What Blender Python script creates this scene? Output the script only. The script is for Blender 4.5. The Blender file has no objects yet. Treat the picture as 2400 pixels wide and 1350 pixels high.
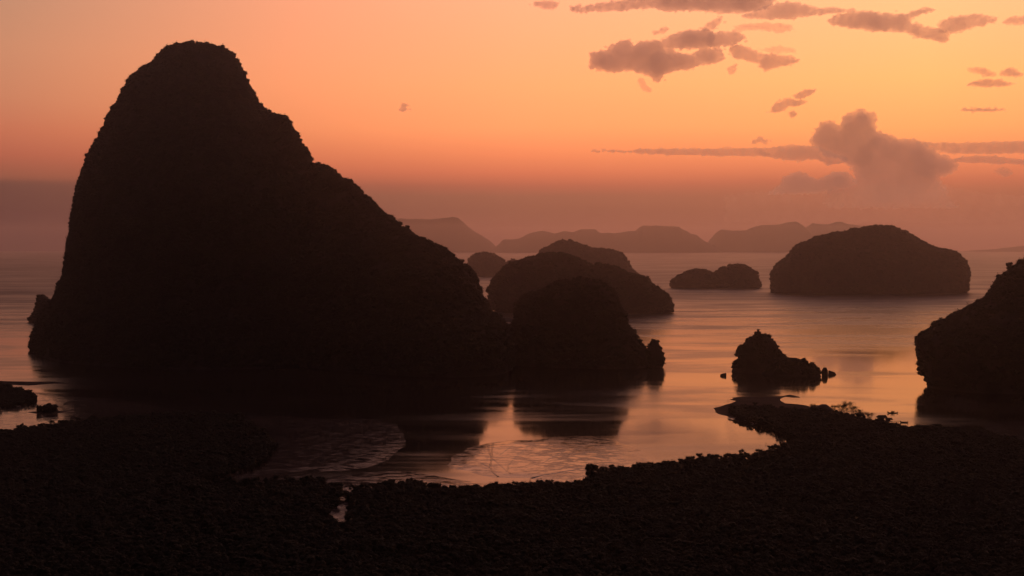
import bpy, math, random
import numpy as np
from mathutils import Vector, Matrix

rng = np.random.default_rng(7)
random.seed(7)
scene = bpy.context.scene
COL = scene.collection

# ------------------------------------------------------------------ camera
F = 2800.0            # focal length in photo pixels (2400 wide)
CAMH = 150.0          # viewpoint height above the sea
HORY = 571.0          # photo row of the level horizon
PITCH = math.atan((675.0 - HORY) / F)
cam_d = bpy.data.cameras.new('camera')
cam_d.sensor_width = 36.0
cam_d.lens = 36.0 * F / 2400.0
cam_d.clip_start = 1.0
cam_d.clip_end = 150000.0
cam = bpy.data.objects.new('camera', cam_d)
COL.objects.link(cam)
cam.location = (0, 0, CAMH)
cam.rotation_euler = (math.pi / 2 - PITCH, 0, 0)
scene.camera = cam

scene.view_settings.view_transform = 'Standard'
scene.view_settings.look = 'None'
scene.view_settings.gamma = 1.0
scene.view_settings.exposure = 0.0
scene.view_settings.use_curve_mapping = False
scene.render.engine = 'CYCLES'
scene.cycles.use_denoising = True
scene.cycles.max_bounces = 6
scene.cycles.diffuse_bounces = 1
scene.cycles.glossy_bounces = 3
scene.cycles.volume_bounces = 4
scene.cycles.transparent_max_bounces = 8
scene.cycles.caustics_reflective = False
scene.cycles.caustics_refractive = False


# ------------------------------------------------------------------ sky
def s2l(c):
    return tuple(((v / 255.0) / 12.92 if v / 255.0 <= 0.04045 else ((v / 255.0 + 0.055) / 1.055) ** 2.4) for v in c)


world = bpy.data.worlds.new('World')
scene.world = world
world.use_nodes = True
nt = world.node_tree
nt.nodes.clear()
N, L = nt.nodes, nt.links


def mnode(op, a=None, b=None, clamp=False):
    n = N.new('ShaderNodeMath'); n.operation = op; n.use_clamp = clamp
    for i, v in enumerate((a, b)):
        if v is None:
            continue
        if isinstance(v, (int, float)):
            n.inputs[i].default_value = v
        else:
            L.new(v, n.inputs[i])
    return n.outputs[0]


tc = N.new('ShaderNodeTexCoord')
nrm = N.new('ShaderNodeVectorMath'); nrm.operation = 'NORMALIZE'
L.new(tc.outputs['Generated'], nrm.inputs[0])
sep = N.new('ShaderNodeSeparateXYZ'); L.new(nrm.outputs[0], sep.inputs[0])
elev = mnode('MULTIPLY', mnode('ARCSINE', sep.outputs[2]), 180 / math.pi)
azim = mnode('MULTIPLY', mnode('ARCTAN2', sep.outputs[0], sep.outputs[1]), 180 / math.pi)
# faint uneven thickness of the high veil so the gradient is not mathematically clean
nz = N.new('ShaderNodeTexNoise'); nz.inputs['Scale'].default_value = 3.0; nz.inputs['Detail'].default_value = 3.0
mp = N.new('ShaderNodeMapping'); mp.inputs['Scale'].default_value = (1.0, 1.0, 7.0)
L.new(nrm.outputs[0], mp.inputs[0]); L.new(mp.outputs[0], nz.inputs['Vector'])
elev_n = mnode('ADD', elev, mnode('MULTIPLY', mnode('SUBTRACT', nz.outputs[0], 0.5), 0.5))
tpos = mnode('POWER', mnode('DIVIDE', mnode('ADD', mnode('MAXIMUM', elev_n, -1.0), 1.0), 91.0), 0.5)


def epos(e):
    return math.sqrt((e + 1.0) / 91.0)


# elevation (degrees) -> linear sky radiance, for four angular distances from the glow
SKY = {
    'right': [(-1, (136, 78, 66)), (0.3, (148, 85, 69)), (1.6, (162, 93, 72)), (2.4, (178, 101, 76)), (2.9, (208, 112, 81)),
              (3.7, (250, 140, 92)), (5.2, (290, 176, 102)), (7.5, (312, 196, 116)), (11.5, (306, 205, 141)), (16, (265, 192, 160)),
              (30, (178, 128, 128)), (90, (30, 26, 38))],
    'mid': [(-1, (136, 80, 66)), (0.3, (132, 76, 65)), (1.5, (140, 84, 67)), (2.2, (154, 92, 72)), (2.75, (184, 98, 75)),
            (3.4, (224, 116, 82)), (4.3, (255, 140, 91)), (5.5, (284, 167, 104)), (7.5, (298, 178, 114)), (11.5, (295, 184, 134)),
            (16, (238, 168, 148)), (30, (146, 104, 108)), (90, (30, 26, 38))],
    'left': [(-1, (66, 40, 44)), (0.3, (62, 37, 44)), (1.5, (84, 50, 51)), (2.7, (107, 66, 59)), (2.95, (150, 84, 66)),
             (3.9, (187, 98, 74)), (5.0, (204, 114, 83)), (6.5, (209, 131, 96)), (8.5, (209, 140, 105)), (11.5, (196, 141, 111)),
             (16, (168, 120, 110)), (30, (94, 70, 78)), (90, (30, 26, 38))],
    'back': [(-1, (24, 17, 19)), (3, (29, 21, 23)), (8, (34, 26, 29)), (16, (34, 28, 33)), (30, (32, 27, 34)), (90, (30, 26, 38))],
}
SKYGAIN = 1.0


def ramp(key):
    r = N.new('ShaderNodeValToRGB')
    r.color_ramp.interpolation = 'EASE' if False else 'LINEAR'
    el = r.color_ramp.elements
    st = SKY[key]
    while len(el) < len(st):
        el.new(0.5)
    for i, (e, c) in enumerate(st):
        el[i].position = epos(e)
    for i, (e, c) in enumerate(st):
        k = s2l(c)
        el[i].color = (k[0], k[1], k[2], 1)
    L.new(tpos, r.inputs[0])
    return r.outputs[0]


delta = mnode('ABSOLUTE', mnode('SUBTRACT', azim, 19.0))
delta = mnode('MINIMUM', delta, mnode('SUBTRACT', 360.0, delta))


def mixc(f, a, b):
    m = N.new('ShaderNodeMix'); m.data_type = 'RGBA'
    L.new(f, m.inputs['Factor']); L.new(a, m.inputs[6]); L.new(b, m.inputs[7])
    return m.outputs[2]


def rangef(v, a, b, smooth=False):
    m = N.new('ShaderNodeMapRange'); m.clamp = True
    m.interpolation_type = 'SMOOTHSTEP' if smooth else 'LINEAR'
    L.new(v, m.inputs['Value']); m.inputs['From Min'].default_value = a; m.inputs['From Max'].default_value = b
    return m.outputs['Result']


sky = mixc(rangef(delta, 0, 19), ramp('right'), ramp('mid'))
sky = mixc(rangef(delta, 19, 42), sky, ramp('left'))
sky = mixc(rangef(delta, 42, 115, True), sky, ramp('back'))
bg = N.new('ShaderNodeBackground'); bg.inputs['Strength'].default_value = SKYGAIN
L.new(sky, bg.inputs['Color'])
nsky = N.new('ShaderNodeTexSky'); nsky.sky_type = 'NISHITA'; nsky.sun_disc = False
nsky.sun_elevation = math.radians(-2.0); nsky.sun_rotation = math.radians(19.0)
bg2 = N.new('ShaderNodeBackground'); bg2.inputs['Strength'].default_value = 0.03
L.new(nsky.outputs[0], bg2.inputs['Color'])
addb = N.new('ShaderNodeAddShader'); L.new(bg.outputs[0], addb.inputs[0]); L.new(bg2.outputs[0], addb.inputs[1])
wo = N.new('ShaderNodeOutputWorld'); L.new(addb.outputs[0], wo.inputs['Surface'])

# haze: even density air in a closed box round everything
HAZE_DENSITY = 4.6e-5
HAZE_G = 0.87


# ------------------------------------------------------------------ helpers
def tag(o, label=None, cat=None, group=None, kind=None):
    if label: o['label'] = label
    if cat: o['category'] = cat
    if group: o['group'] = group
    if kind: o['kind'] = kind
    return o


def link(name, mesh, mat=None, parent=None):
    o = bpy.data.objects.new(name, mesh)
    COL.objects.link(o)
    if mat is not None and len(mesh.materials) == 0:
        mesh.materials.append(mat)
    if parent is not None:
        o.parent = parent
    return o


def empty(name, loc=(0, 0, 0)):
    o = bpy.data.objects.new(name, None)
    COL.objects.link(o); o.location = loc
    o.empty_display_size = 1
    return o


def mesh_np(name, verts, faces, smooth=True):
    """faces: (n,3) or (n,4) int array, or list of such"""
    me = bpy.data.meshes.new(name)
    fl = faces if isinstance(faces, list) else [faces]
    fl = [np.asarray(f, dtype=np.int32) for f in fl if len(f)]
    verts = np.asarray(verts, dtype=np.float32)
    me.vertices.add(len(verts)); me.vertices.foreach_set('co', verts.ravel())
    loops = np.concatenate([f.ravel() for f in fl])
    sizes = np.concatenate([np.full(len(f), f.shape[1], dtype=np.int32) for f in fl])
    starts = np.concatenate([[0], np.cumsum(sizes)[:-1]]).astype(np.int32)
    me.loops.add(len(loops)); me.loops.foreach_set('vertex_index', loops)
    me.polygons.add(len(sizes))
    me.polygons.foreach_set('loop_start', starts)
    me.polygons.foreach_set('loop_total', sizes)
    me.polygons.foreach_set('use_smooth', np.full(len(sizes), smooth, dtype=bool))
    me.update(calc_edges=True)
    me.validate()
    return me


def _hash(ix, iy, iz):
    h = (ix * 374761393 + iy * 668265263 + iz * 2147483647 + 1442695) & 0xFFFFFFFF
    h = ((h ^ (h >> 13)) * 1274126177) & 0xFFFFFFFF
    h = ((h ^ (h >> 16)) * 2246822519) & 0xFFFFFFFF
    return ((h ^ (h >> 15)) & 0xFFFFFF) / float(0xFFFFFF)


def vnoise(x, y, z):
    xi, yi, zi = np.floor(x).astype(np.int64), np.floor(y).astype(np.int64), np.floor(z).astype(np.int64)
    fx, fy, fz = x - xi, y - yi, z - zi
    fx = fx * fx * (3 - 2 * fx); fy = fy * fy * (3 - 2 * fy); fz = fz * fz * (3 - 2 * fz)
    r = 0
    for dx in (0, 1):
        wx = fx if dx else 1 - fx
        for dy in (0, 1):
            wy = fy if dy else 1 - fy
            for dz in (0, 1):
                wz = fz if dz else 1 - fz
                r = r + wx * wy * wz * _hash(xi + dx, yi + dy, zi + dz)
    return r * 2 - 1


def fbm(x, y, z, oct=4, gain=0.5):
    s, a, t = 0, 1.0, 0
    for i in range(oct):
        s = s + a * vnoise(x * 2 ** i + 17.3 * i, y * 2 ** i + 5.1 * i, z * 2 ** i + 9.7 * i)
        t += a; a *= gain
    return s / t


def ray(px, py):
    u, v = (px - 1200.0) / F, (675.0 - py) / F
    return np.array([u, math.cos(PITCH) + v * math.sin(PITCH), -math.sin(PITCH) + v * math.cos(PITCH)])


def at_depth(px, py, Y):
    d = ray(px, py); t = Y / d[1]
    return np.array([d[0] * t, Y, CAMH + d[2] * t])


def on_plane(px, py, z=0.0):
    d = ray(px, py); t = (z - CAMH) / d[2]
    return np.array([d[0] * t, d[1] * t, z])


# ------------------------------------------------------------------ materials
def new_mat(name):
    m = bpy.data.materials.new(name); m.use_nodes = True
    return m, m.node_tree.nodes, m.node_tree.links, m.node_tree.nodes['Principled BSDF']


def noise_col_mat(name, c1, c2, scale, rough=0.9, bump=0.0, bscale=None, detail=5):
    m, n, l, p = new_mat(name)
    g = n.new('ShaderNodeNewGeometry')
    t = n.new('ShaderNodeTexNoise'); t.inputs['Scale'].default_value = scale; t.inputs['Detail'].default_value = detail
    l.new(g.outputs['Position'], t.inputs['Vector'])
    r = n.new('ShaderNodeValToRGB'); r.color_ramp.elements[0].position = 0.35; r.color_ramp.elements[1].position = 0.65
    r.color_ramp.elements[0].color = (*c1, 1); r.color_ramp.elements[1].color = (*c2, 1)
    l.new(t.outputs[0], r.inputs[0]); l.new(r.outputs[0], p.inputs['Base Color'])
    p.inputs['Roughness'].default_value = rough
    p.inputs['Specular IOR Level'].default_value = 0.25
    if bump:
        b = n.new('ShaderNodeBump'); b.inputs['Strength'].default_value = bump
        b.inputs['Distance'].default_value = 1.0
        t2 = n.new('ShaderNodeTexNoise'); t2.inputs['Scale'].default_value = bscale or scale * 3; t2.inputs['Detail'].default_value = 6
        l.new(g.outputs['Position'], t2.inputs['Vector'])
        l.new(t2.outputs[0], b.inputs['Height']); l.new(b.outputs[0], p.inputs['Normal'])
    return m


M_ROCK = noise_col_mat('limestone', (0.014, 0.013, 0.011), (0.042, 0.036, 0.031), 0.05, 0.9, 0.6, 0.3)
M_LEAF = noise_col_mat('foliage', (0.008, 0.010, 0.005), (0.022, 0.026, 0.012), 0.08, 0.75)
M_BARK = noise_col_mat('bark', (0.03, 0.024, 0.018), (0.07, 0.055, 0.04), 1.2, 0.9)
M_WOOD = noise_col_mat('weathered_wood', (0.05, 0.04, 0.03), (0.10, 0.08, 0.06), 1.5, 0.85)
M_THATCH = noise_col_mat('dry_thatch', (0.05, 0.04, 0.028), (0.09, 0.07, 0.045), 2.0, 0.95)
M_HULL = noise_col_mat('painted_hull', (0.05, 0.045, 0.04), (0.10, 0.08, 0.06), 1.0, 0.6)
M_SAND = noise_col_mat('wet_sand', (0.05, 0.04, 0.035), (0.08, 0.065, 0.055), 0.1, 0.6)

# water
M_WATER, n, l, p = new_mat('sea_water')
p.inputs['Base Color'].default_value = (0.020, 0.014, 0.011, 1)
p.inputs['IOR'].default_value = 1.34
g = n.new('ShaderNodeNewGeometry')


def stretched(nn, ll, geo, sx, sy, scale, detail, rot=0.0, rough=0.5, dist=0.0):
    mpn = nn.new('ShaderNodeMapping'); mpn.inputs['Scale'].default_value = (sx, sy, 1.0)
    mpn.inputs['Rotation'].default_value = (0, 0, rot)
    ll.new(geo.outputs['Position'], mpn.inputs[0])
    t = nn.new('ShaderNodeTexNoise'); t.inputs['Scale'].default_value = scale
    t.inputs['Detail'].default_value = detail; t.inputs['Roughness'].default_value = rough
    t.inputs['Distortion'].default_value = dist
    ll.new(mpn.outputs[0], t.inputs['Vector'])
    return t.outputs[0]


def mr(nn, ll, v, a, b, c, d, smooth=True):
    m = nn.new('ShaderNodeMapRange'); m.clamp = True
    m.interpolation_type = 'SMOOTHSTEP' if smooth else 'LINEAR'
    ll.new(v, m.inputs['Value'])
    for k, q in zip(('From Min', 'From Max', 'To Min', 'To Max'), (a, b, c, d)):
        m.inputs[k].default_value = q
    return m.outputs['Result']


def madd(nn, ll, a, b, op='ADD'):
    m = nn.new('ShaderNodeMath'); m.operation = op
    for i, v in enumerate((a, b)):
        if isinstance(v, (int, float)): m.inputs[i].default_value = v
        else: ll.new(v, m.inputs[i])
    return m.outputs[0]


w1 = stretched(n, l, g, 1 / 900.0, 1 / 260.0, 1.0, 4, 0.12, 0.55, 1.6)     # wind lanes
w2 = stretched(n, l, g, 1 / 260.0, 1 / 60.0, 1.0, 4, -0.1, 0.55, 1.2)
mask = mr(n, l, madd(n, l, madd(n, l, w1, 0.65, 'MULTIPLY'), madd(n, l, w2, 0.35, 'MULTIPLY')), 0.42, 0.60, 0.0, 1.0)
sepw = n.new('ShaderNodeSeparateXYZ'); l.new(g.outputs['Position'], sepw.inputs[0])
openw = madd(n, l, mr(n, l, sepw.outputs[1], 1330, 2400, 0.0, 0.55), mr(n, l, sepw.outputs[1], 2300, 3600, 0.0, 0.45), 'ADD')      # sheltered shallows -> open wind-ruffled bay
l.new(madd(n, l, mr(n, l, mask, 0, 1, 0.06, 0.22, False), madd(n, l, openw, 0.30, 'MULTIPLY')), p.inputs['Roughness'])
bmp = n.new('ShaderNodeBump'); bmp.inputs['Strength'].default_value = 1.0; bmp.inputs['Distance'].default_value = 1.0
h1 = stretched(n, l, g, 1 / 40.0, 1 / 12.0, 1.0, 3, 0.2)
hh = madd(n, l, madd(n, l, h1, 0.02, 'MULTIPLY'), mask, 'MULTIPLY')
l.new(hh, bmp.inputs['Height']); l.new(bmp.outputs[0], p.inputs['Normal'])

# wet mud
M_MUD, n, l, p = new_mat('wet_mud')
g = n.new('ShaderNodeNewGeometry')
t = stretched(n, l, g, 0.05, 0.05, 1.0, 6)
r = n.new('ShaderNodeValToRGB'); r.color_ramp.elements[0].position = 0.3; r.color_ramp.elements[1].position = 0.7
r.color_ramp.elements[0].color = (0.05, 0.038, 0.034, 1); r.color_ramp.elements[1].color = (0.10, 0.075, 0.066, 1)
l.new(t, r.inputs[0]); l.new(r.outputs[0], p.inputs['Base Color'])
pool = stretched(n, l, g, 1 / 9.0, 1 / 5.0, 1.0, 6, 0.3, 0.65)
at = n.new('ShaderNodeAttribute'); at.attribute_name = 'drained'
l.new(madd(n, l, mr(n, l, pool, 0.50, 0.64, 0.06, 0.22), madd(n, l, at.outputs['Fac'], 0.8, 'MULTIPLY'), 'ADD'), p.inputs['Roughness'])
l.new(mr(n, l, at.outputs['Fac'], 0.0, 1.0, 0.5, 0.02, False), p.inputs['Specular IOR Level'])
p.inputs['IOR'].default_value = 1.36
b = n.new('ShaderNodeBump'); b.inputs['Strength'].default_value = 1.0; b.inputs['Distance'].default_value = 1.0
ha = stretched(n, l, g, 1 / 2.6, 1 / 1.6, 1.0, 5, 0.35, 0.6)
hb = mr(n, l, pool, 0.46, 0.62, 0.0, 1.0)
l.new(madd(n, l, madd(n, l, ha, 0.07, 'MULTIPLY'), madd(n, l, madd(n, l, hb, 0.92, 'MULTIPLY'), 0.08, 'ADD'), 'MULTIPLY'), b.inputs['Height'])
l.new(b.outputs[0], p.inputs['Normal'])

# haze
M_HAZE = bpy.data.materials.new('haze_air'); M_HAZE.use_nodes = True
n, l = M_HAZE.node_tree.nodes, M_HAZE.node_tree.links
n.clear()
pv = n.new('ShaderNodeVolumePrincipled')
pv.inputs['Color'].default_value = (0.95, 0.91, 0.97, 1)
pv.inputs['Density'].default_value = HAZE_DENSITY
pv.inputs['Anisotropy'].default_value = HAZE_G
mo = n.new('ShaderNodeOutputMaterial'); l.new(pv.outputs[0], mo.inputs['Volume'])


def cloud_mat(name, dens):
    m = bpy.data.materials.new(name); m.use_nodes = True
    n, l = m.node_tree.nodes, m.node_tree.links
    n.clear()
    pv = n.new('ShaderNodeVolumePrincipled')
    pv.inputs['Color'].default_value = (0.985, 0.98, 0.985, 1)
    pv.inputs['Density'].default_value = dens
    pv.inputs['Anisotropy'].default_value = 0.8
    mo = n.new('ShaderNodeOutputMaterial'); l.new(pv.outputs[0], mo.inputs['Volume'])
    return m


# ------------------------------------------------------------------ haze box and sea
def box_mesh(name, x0, x1, y0, y1, z0, z1):
    v = [(x, y, z) for x in (x0, x1) for y in (y0, y1) for z in (z0, z1)]
    f = [(0, 1, 3, 2), (4, 6, 7, 5), (0, 4, 5, 1), (2, 3, 7, 6), (0, 2, 6, 4), (1, 5, 7, 3)]
    me = bpy.data.meshes.new(name); me.from_pydata(v, [], f); me.update()
    return me


hz = link('haze', box_mesh('haze', -16000, 16000, -1500, 24300, -9, 470), M_HAZE)
tag(hz, 'thin warm dusk haze filling the air over the whole bay', 'haze', kind='stuff')

sea = link('sea_water', mesh_np('sea_water', [(-15000, -1000, 0), (15000, -1000, 0), (15000, 23600, 0), (-15000, 23600, 0)], np.array([[0, 1, 2, 3]])), M_WATER)
tag(sea, 'calm smooth sea of the bay reflecting the orange dusk sky', kind='structure')

# ------------------------------------------------------------------ leaf clumps (mesh data shared by scatters)


def blob_core(rad, seed, sub=1):
    """lumpy little crown core"""
    import bmesh
    bm = bmesh.new(); bmesh.ops.create_icosphere(bm, subdivisions=sub, radius=1.0)
    v = np.array([x.co[:] for x in bm.verts]); f = np.array([[q.index for q in p.verts] for p in bm.faces])
    bm.free()
    r = 1 + 0.35 * fbm(v[:, 0] * 1.3 + seed * 7.1, v[:, 1] * 1.3, v[:, 2] * 1.3 + seed, 2)
    return v * r[:, None] * np.array(rad), f


def crown_arrays(seed, radius=2.6, height=2.2, n_lobes=6, n_leaf=170, leaf=0.55):
    rg = np.random.default_rng(seed)
    V, Fc, k = [], [], 0
    lobes = []
    for i in range(n_lobes):
        a = rg.uniform(0, 2 * math.pi); q = radius * 0.55 * math.sqrt(rg.uniform(0, 1))
        c = np.array([math.cos(a) * q, math.sin(a) * q, rg.uniform(-0.35, 0.45) * height])
        rr = radius * rg.uniform(0.38, 0.62)
        lobes.append((c, rr))
        v, f = blob_core((rr * 0.8, rr * 0.8, rr * 0.62), seed * 13 + i)
        V.append(v + c); Fc.append(f + k); k += len(v)
    for j in range(n_leaf):
        c, rr = lobes[rg.integers(len(lobes))]
        d = rg.normal(size=3); d /= np.linalg.norm(d)
        if d[2] < -0.5: d[2] *= -0.5
        pos = c + d * rr * rg.uniform(0.75, 1.25) * np.array([1, 1, 0.8])
        t1 = np.cross(d, rg.normal(size=3)); t1 /= np.linalg.norm(t1) + 1e-6
        t2 = np.cross(d, t1) * 0.6 + d * rg.uniform(-0.6, 0.6)
        s = leaf * rg.uniform(0.6, 1.4)
        V.append(np.array([pos - t1 * s, pos + t2 * s * 0.6, pos + t1 * s]))
        Fc.append(np.array([[k, k + 1, k + 2]])); k += 3
    return np.concatenate(V), np.concatenate(Fc)


crown_meshes = []
for s in range(4):
    v, f = crown_arrays(s + 1, 2.7 + 0.3 * s, 2.2 + 0.5 * (s % 2), 5 + s, 160)
    me = mesh_np('leaf_clump', v, f, False); me.materials.append(M_LEAF)
    crown_meshes.append(me)
v1, f1 = crown_arrays(1, 2.7, 2.2, 6, 120); v2, f2 = crown_arrays(9, 2.3, 2.0, 5, 100)
clump_src = []
for q in crown_meshes:
    o = bpy.data.objects.new('leaf_clump', q)
    clump_src.append(o)


def scatter_group(name, density, smin, smax, seed, zoff=0.0, lift=0.0, srcs=None):
    ng = bpy.data.node_groups.new(name, 'GeometryNodeTree')
    ng.interface.new_socket('Geometry', in_out='INPUT', socket_type='NodeSocketGeometry')
    ng.interface.new_socket('Geometry', in_out='OUTPUT', socket_type='NodeSocketGeometry')
    n, l = ng.nodes, ng.links
    gi = n.new('NodeGroupInput'); go = n.new('NodeGroupOutput')
    dp = n.new('GeometryNodeDistributePointsOnFaces'); dp.inputs['Density'].default_value = density
    dp.inputs['Seed'].default_value = seed
    l.new(gi.outputs[0], dp.inputs['Mesh'])
    if not lift:      # thinner growth on some rock faces
        nn_ = n.new('ShaderNodeTexNoise'); nn_.inputs['Scale'].default_value = 0.045; nn_.inputs['Detail'].default_value = 3
        ps_ = n.new('GeometryNodeInputPosition'); l.new(ps_.outputs[0], nn_.inputs['Vector'])
        mr_ = n.new('ShaderNodeMapRange'); l.new(nn_.outputs[0], mr_.inputs['Value'])
        mr_.inputs['From Min'].default_value = 0.38; mr_.inputs['From Max'].default_value = 0.6
        mr_.inputs['To Min'].default_value = density * 0.12; mr_.inputs['To Max'].default_value = density * 1.5
        l.new(mr_.outputs[0], dp.inputs['Density'])
    gj = n.new('GeometryNodeGeometryToInstance')
    for o in (srcs or clump_src):
        oi = n.new('GeometryNodeObjectInfo'); oi.inputs['Object'].default_value = o
        l.new(oi.outputs['Geometry'], gj.inputs[0])
    ip = n.new('GeometryNodeInstanceOnPoints')
    l.new(dp.outputs['Points'], ip.inputs['Points']); l.new(gj.outputs[0], ip.inputs['Instance'])
    ip.inputs['Pick Instance'].default_value = True
    rs = n.new('FunctionNodeRandomValue'); rs.data_type = 'FLOAT'
    rs.inputs[2].default_value = smin; rs.inputs[3].default_value = smax; rs.inputs['Seed'].default_value = seed + 3
    l.new(rs.outputs[1], ip.inputs['Scale'])
    if True:      # most crowns small, a few emergent ones much larger
        pw = n.new('ShaderNodeMath'); pw.operation = 'POWER'; pw.inputs[1].default_value = 5.0
        rq = n.new('FunctionNodeRandomValue'); rq.data_type = 'FLOAT'; rq.inputs['Seed'].default_value = seed + 21
        l.new(rq.outputs[1], pw.inputs[0])
        ma = n.new('ShaderNodeMath'); ma.operation = 'MULTIPLY_ADD'; ma.inputs[1].default_value = smax * (0.9 if not lift else 0.55)
        l.new(pw.outputs[0], ma.inputs[0]); l.new(rs.outputs[1], ma.inputs[2])
        l.new(ma.outputs[0], ip.inputs['Scale'])
    rr = n.new('FunctionNodeRandomValue'); rr.data_type = 'FLOAT_VECTOR'
    rr.inputs[0].default_value = (-0.3, -0.3, 0); rr.inputs[1].default_value = (0.3, 0.3, 6.283)
    l.new(rr.outputs[0], ip.inputs['Rotation'])
    last = ip.outputs[0]
    if lift:
        ti = n.new('GeometryNodeTranslateInstances')
        rt = n.new('FunctionNodeRandomValue'); rt.data_type = 'FLOAT_VECTOR'
        rt.inputs[0].default_value = (0, 0, lift * 0.72); rt.inputs[1].default_value = (0, 0, lift * 1.15)
        rt.inputs['Seed'].default_value = seed + 9
        l.new(rt.outputs[0], ti.inputs['Translation']); ti.inputs['Local Space'].default_value = False
        l.new(last, ti.inputs['Instances']); last = ti.outputs[0]
    l.new(last, go.inputs[0])
    return ng


# ------------------------------------------------------------------ karst islands
def crossings(poly, py):
    xs = []
    for (xa, ya), (xb, yb) in zip(poly[:-1], poly[1:]):
        if (ya - py) * (yb - py) <= 0 and ya != yb:
            xs.append(xa + (xb - xa) * (py - ya) / (yb - ya))
    return xs


def loft(poly, Dl, Dr, bratio=0.8, bmax=1e9, rows=90, segs=160, amp=2.0, nscale=30.0, sup=2.4, seed=0, bmin=0.0, power=1.0, front=None, fpower=2.0, inset=2.2):
    """solid of stacked rounded sections whose left and right limits follow the traced outline,
    left end at distance Dl, right end at distance Dr"""
    ytop = min(y for x, y in poly); ybot = max(y for x, y in poly)
    xmin = min(x for x, y in poly); xmax = max(x for x, y in poly)

    def dist(px):
        k = (px - xmin) / (xmax - xmin)
        return Dl + (Dr - Dl) * k
    lev = ytop + 0.6 + (ybot - ytop - 0.7) * (np.linspace(0, 1, rows) ** 1.25)
    rings = []
    for py in lev:
        xs = crossings(poly, py)
        if len(xs) < 2: continue
        rings.append((py, min(xs), max(xs)))
    P = []
    amax = max(r[2] - r[1] for r in rings)
    for py, xl, xr in rings:
        A = at_depth(xl, py, dist(xl)); B = at_depth(xr, py, dist(xr))
        wd = np.linalg.norm((B - A)[:2]); kk = min(0.3, inset / wd)      # room for the vegetation
        A, B = A + (B - A) * kk, B + (A - B) * kk
        A[2] -= inset * 0.8; B[2] -= inset * 0.8
        P.append((A, B))
    # extend under water
    A, B = P[-1]
    zlow = -7.0
    A2, B2 = A.copy(), B.copy()
    stepn = 4
    for i in range(1, stepn + 1):
        a_, b_ = A.copy(), B.copy()
        a_[2] = A[2] + (zlow - A[2]) * i / stepn; b_[2] = B[2] + (zlow - B[2]) * i / stepn
        P.append((a_, b_))
    th = np.linspace(0, 2 * math.pi, segs, endpoint=False)
    ct, st_ = np.cos(th), np.sin(th)
    ex = 2.0 / sup
    cs = np.sign(ct) * np.abs(ct) ** ex; sn = np.sign(st_) * np.abs(st_) ** ex
    V = []
    wmax = max(np.linalg.norm((B - A)[:2]) for A, B in P) / 2
    for A, B in P:
        c = (A + B) / 2; h = (B - A) / 2
        a = np.linalg.norm(h[:2])
        nrm2 = np.array([c[0], c[1], 0]) / (np.hypot(c[0], c[1]) + 1e-9)     # depth axis of the section
        b = min(wmax * bratio * (a / wmax) ** power, bmax)
        bf = wmax * front * (a / wmax) ** fpower if front else b
        bb = np.where(sn < 0, bf, b)
        h = h * math.sqrt(max(0.5, 1 - (bf / np.hypot(c[0], c[1])) ** 2))
        V.append(c[None] + cs[:, None] * h[None] + (sn * bb)[:, None] * nrm2[None])
    nr = len(V)
    V = np.concatenate(V)
    # displacement: flutes and lumps
    cidx = np.repeat(np.array([(A + B) / 2 for A, B in P]), segs, axis=0)
    out = V - cidx; out[:, 2] = 0; ln = np.linalg.norm(out, axis=1, keepdims=True) + 1e-6
    out /= ln
    s = nscale
    amp = amp * 0.62
    d = amp * (fbm(V[:, 0] / s + seed, V[:, 1] / s, V[:, 2] / (s * 2.2), 4) * 1.6)
    rid = 1 - np.abs(fbm(V[:, 0] / (s * 2.5) + seed * 3, V[:, 1] / (s * 2.5), V[:, 2] / (s * 6) + 4, 3))
    d = d + amp * 1.5 * (rid - 0.75) * np.abs(sn[None].repeat(nr, 0).ravel())
    fade = np.clip(ln[:, 0] / (wmax * 0.15), 0, 1)
    V = V + out * (d * fade)[:, None]
    V[:, 2] += amp * 0.5 * fbm(V[:, 0] / s, V[:, 1] / s + seed, V[:, 2] / s, 3) * (V[:, 2] > 3)
    top = np.array([V[:segs].mean(0)]); top[0, 2] += 0.3
    V = np.concatenate([V, top])
    i = np.arange(nr - 1)[:, None] * segs; j = np.arange(segs)[None]; j2 = (j + 1) % segs
    q = np.stack([(i + j), (i + segs + j), (i + segs + j2), (i + j2)], -1).reshape(-1, 4)
    tri = np.stack([np.full(segs, len(V) - 1), np.arange(segs), (np.arange(segs) + 1) % segs], -1)
    return V, q, tri


def join_lofts(ls):
    V, Q, T, k = [], [], [], 0
    for v, q, t in ls:
        V.append(v); Q.append(q + k); T.append(t + k); k += len(v)
    return np.concatenate(V), [np.concatenate(Q), np.concatenate(T)]


def island(name, label, cat, ls, density, smin, smax, seed, group='limestone islands standing in the bay', folname='foliage'):
    V, Fc = join_lofts(ls)
    c = V.mean(0); c[2] = 0
    root = empty(name, tuple(c))
    tag(root, label, cat, group)
    me = mesh_np('rock', V - c, Fc)
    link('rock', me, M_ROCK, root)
    if density:
        # emitter: only faces above water
        co = V - c
        fs = []
        for f in Fc:
            keep = co[f][:, :, 2].min(1) > 2.5
            fs.append(f[keep])
        me2 = mesh_np('foliage', co, fs)
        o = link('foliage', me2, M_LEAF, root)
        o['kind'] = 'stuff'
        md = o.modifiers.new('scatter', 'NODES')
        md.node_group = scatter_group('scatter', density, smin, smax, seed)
    return root


def D(py):
    return CAMH * F / (py - HORY)


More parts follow.
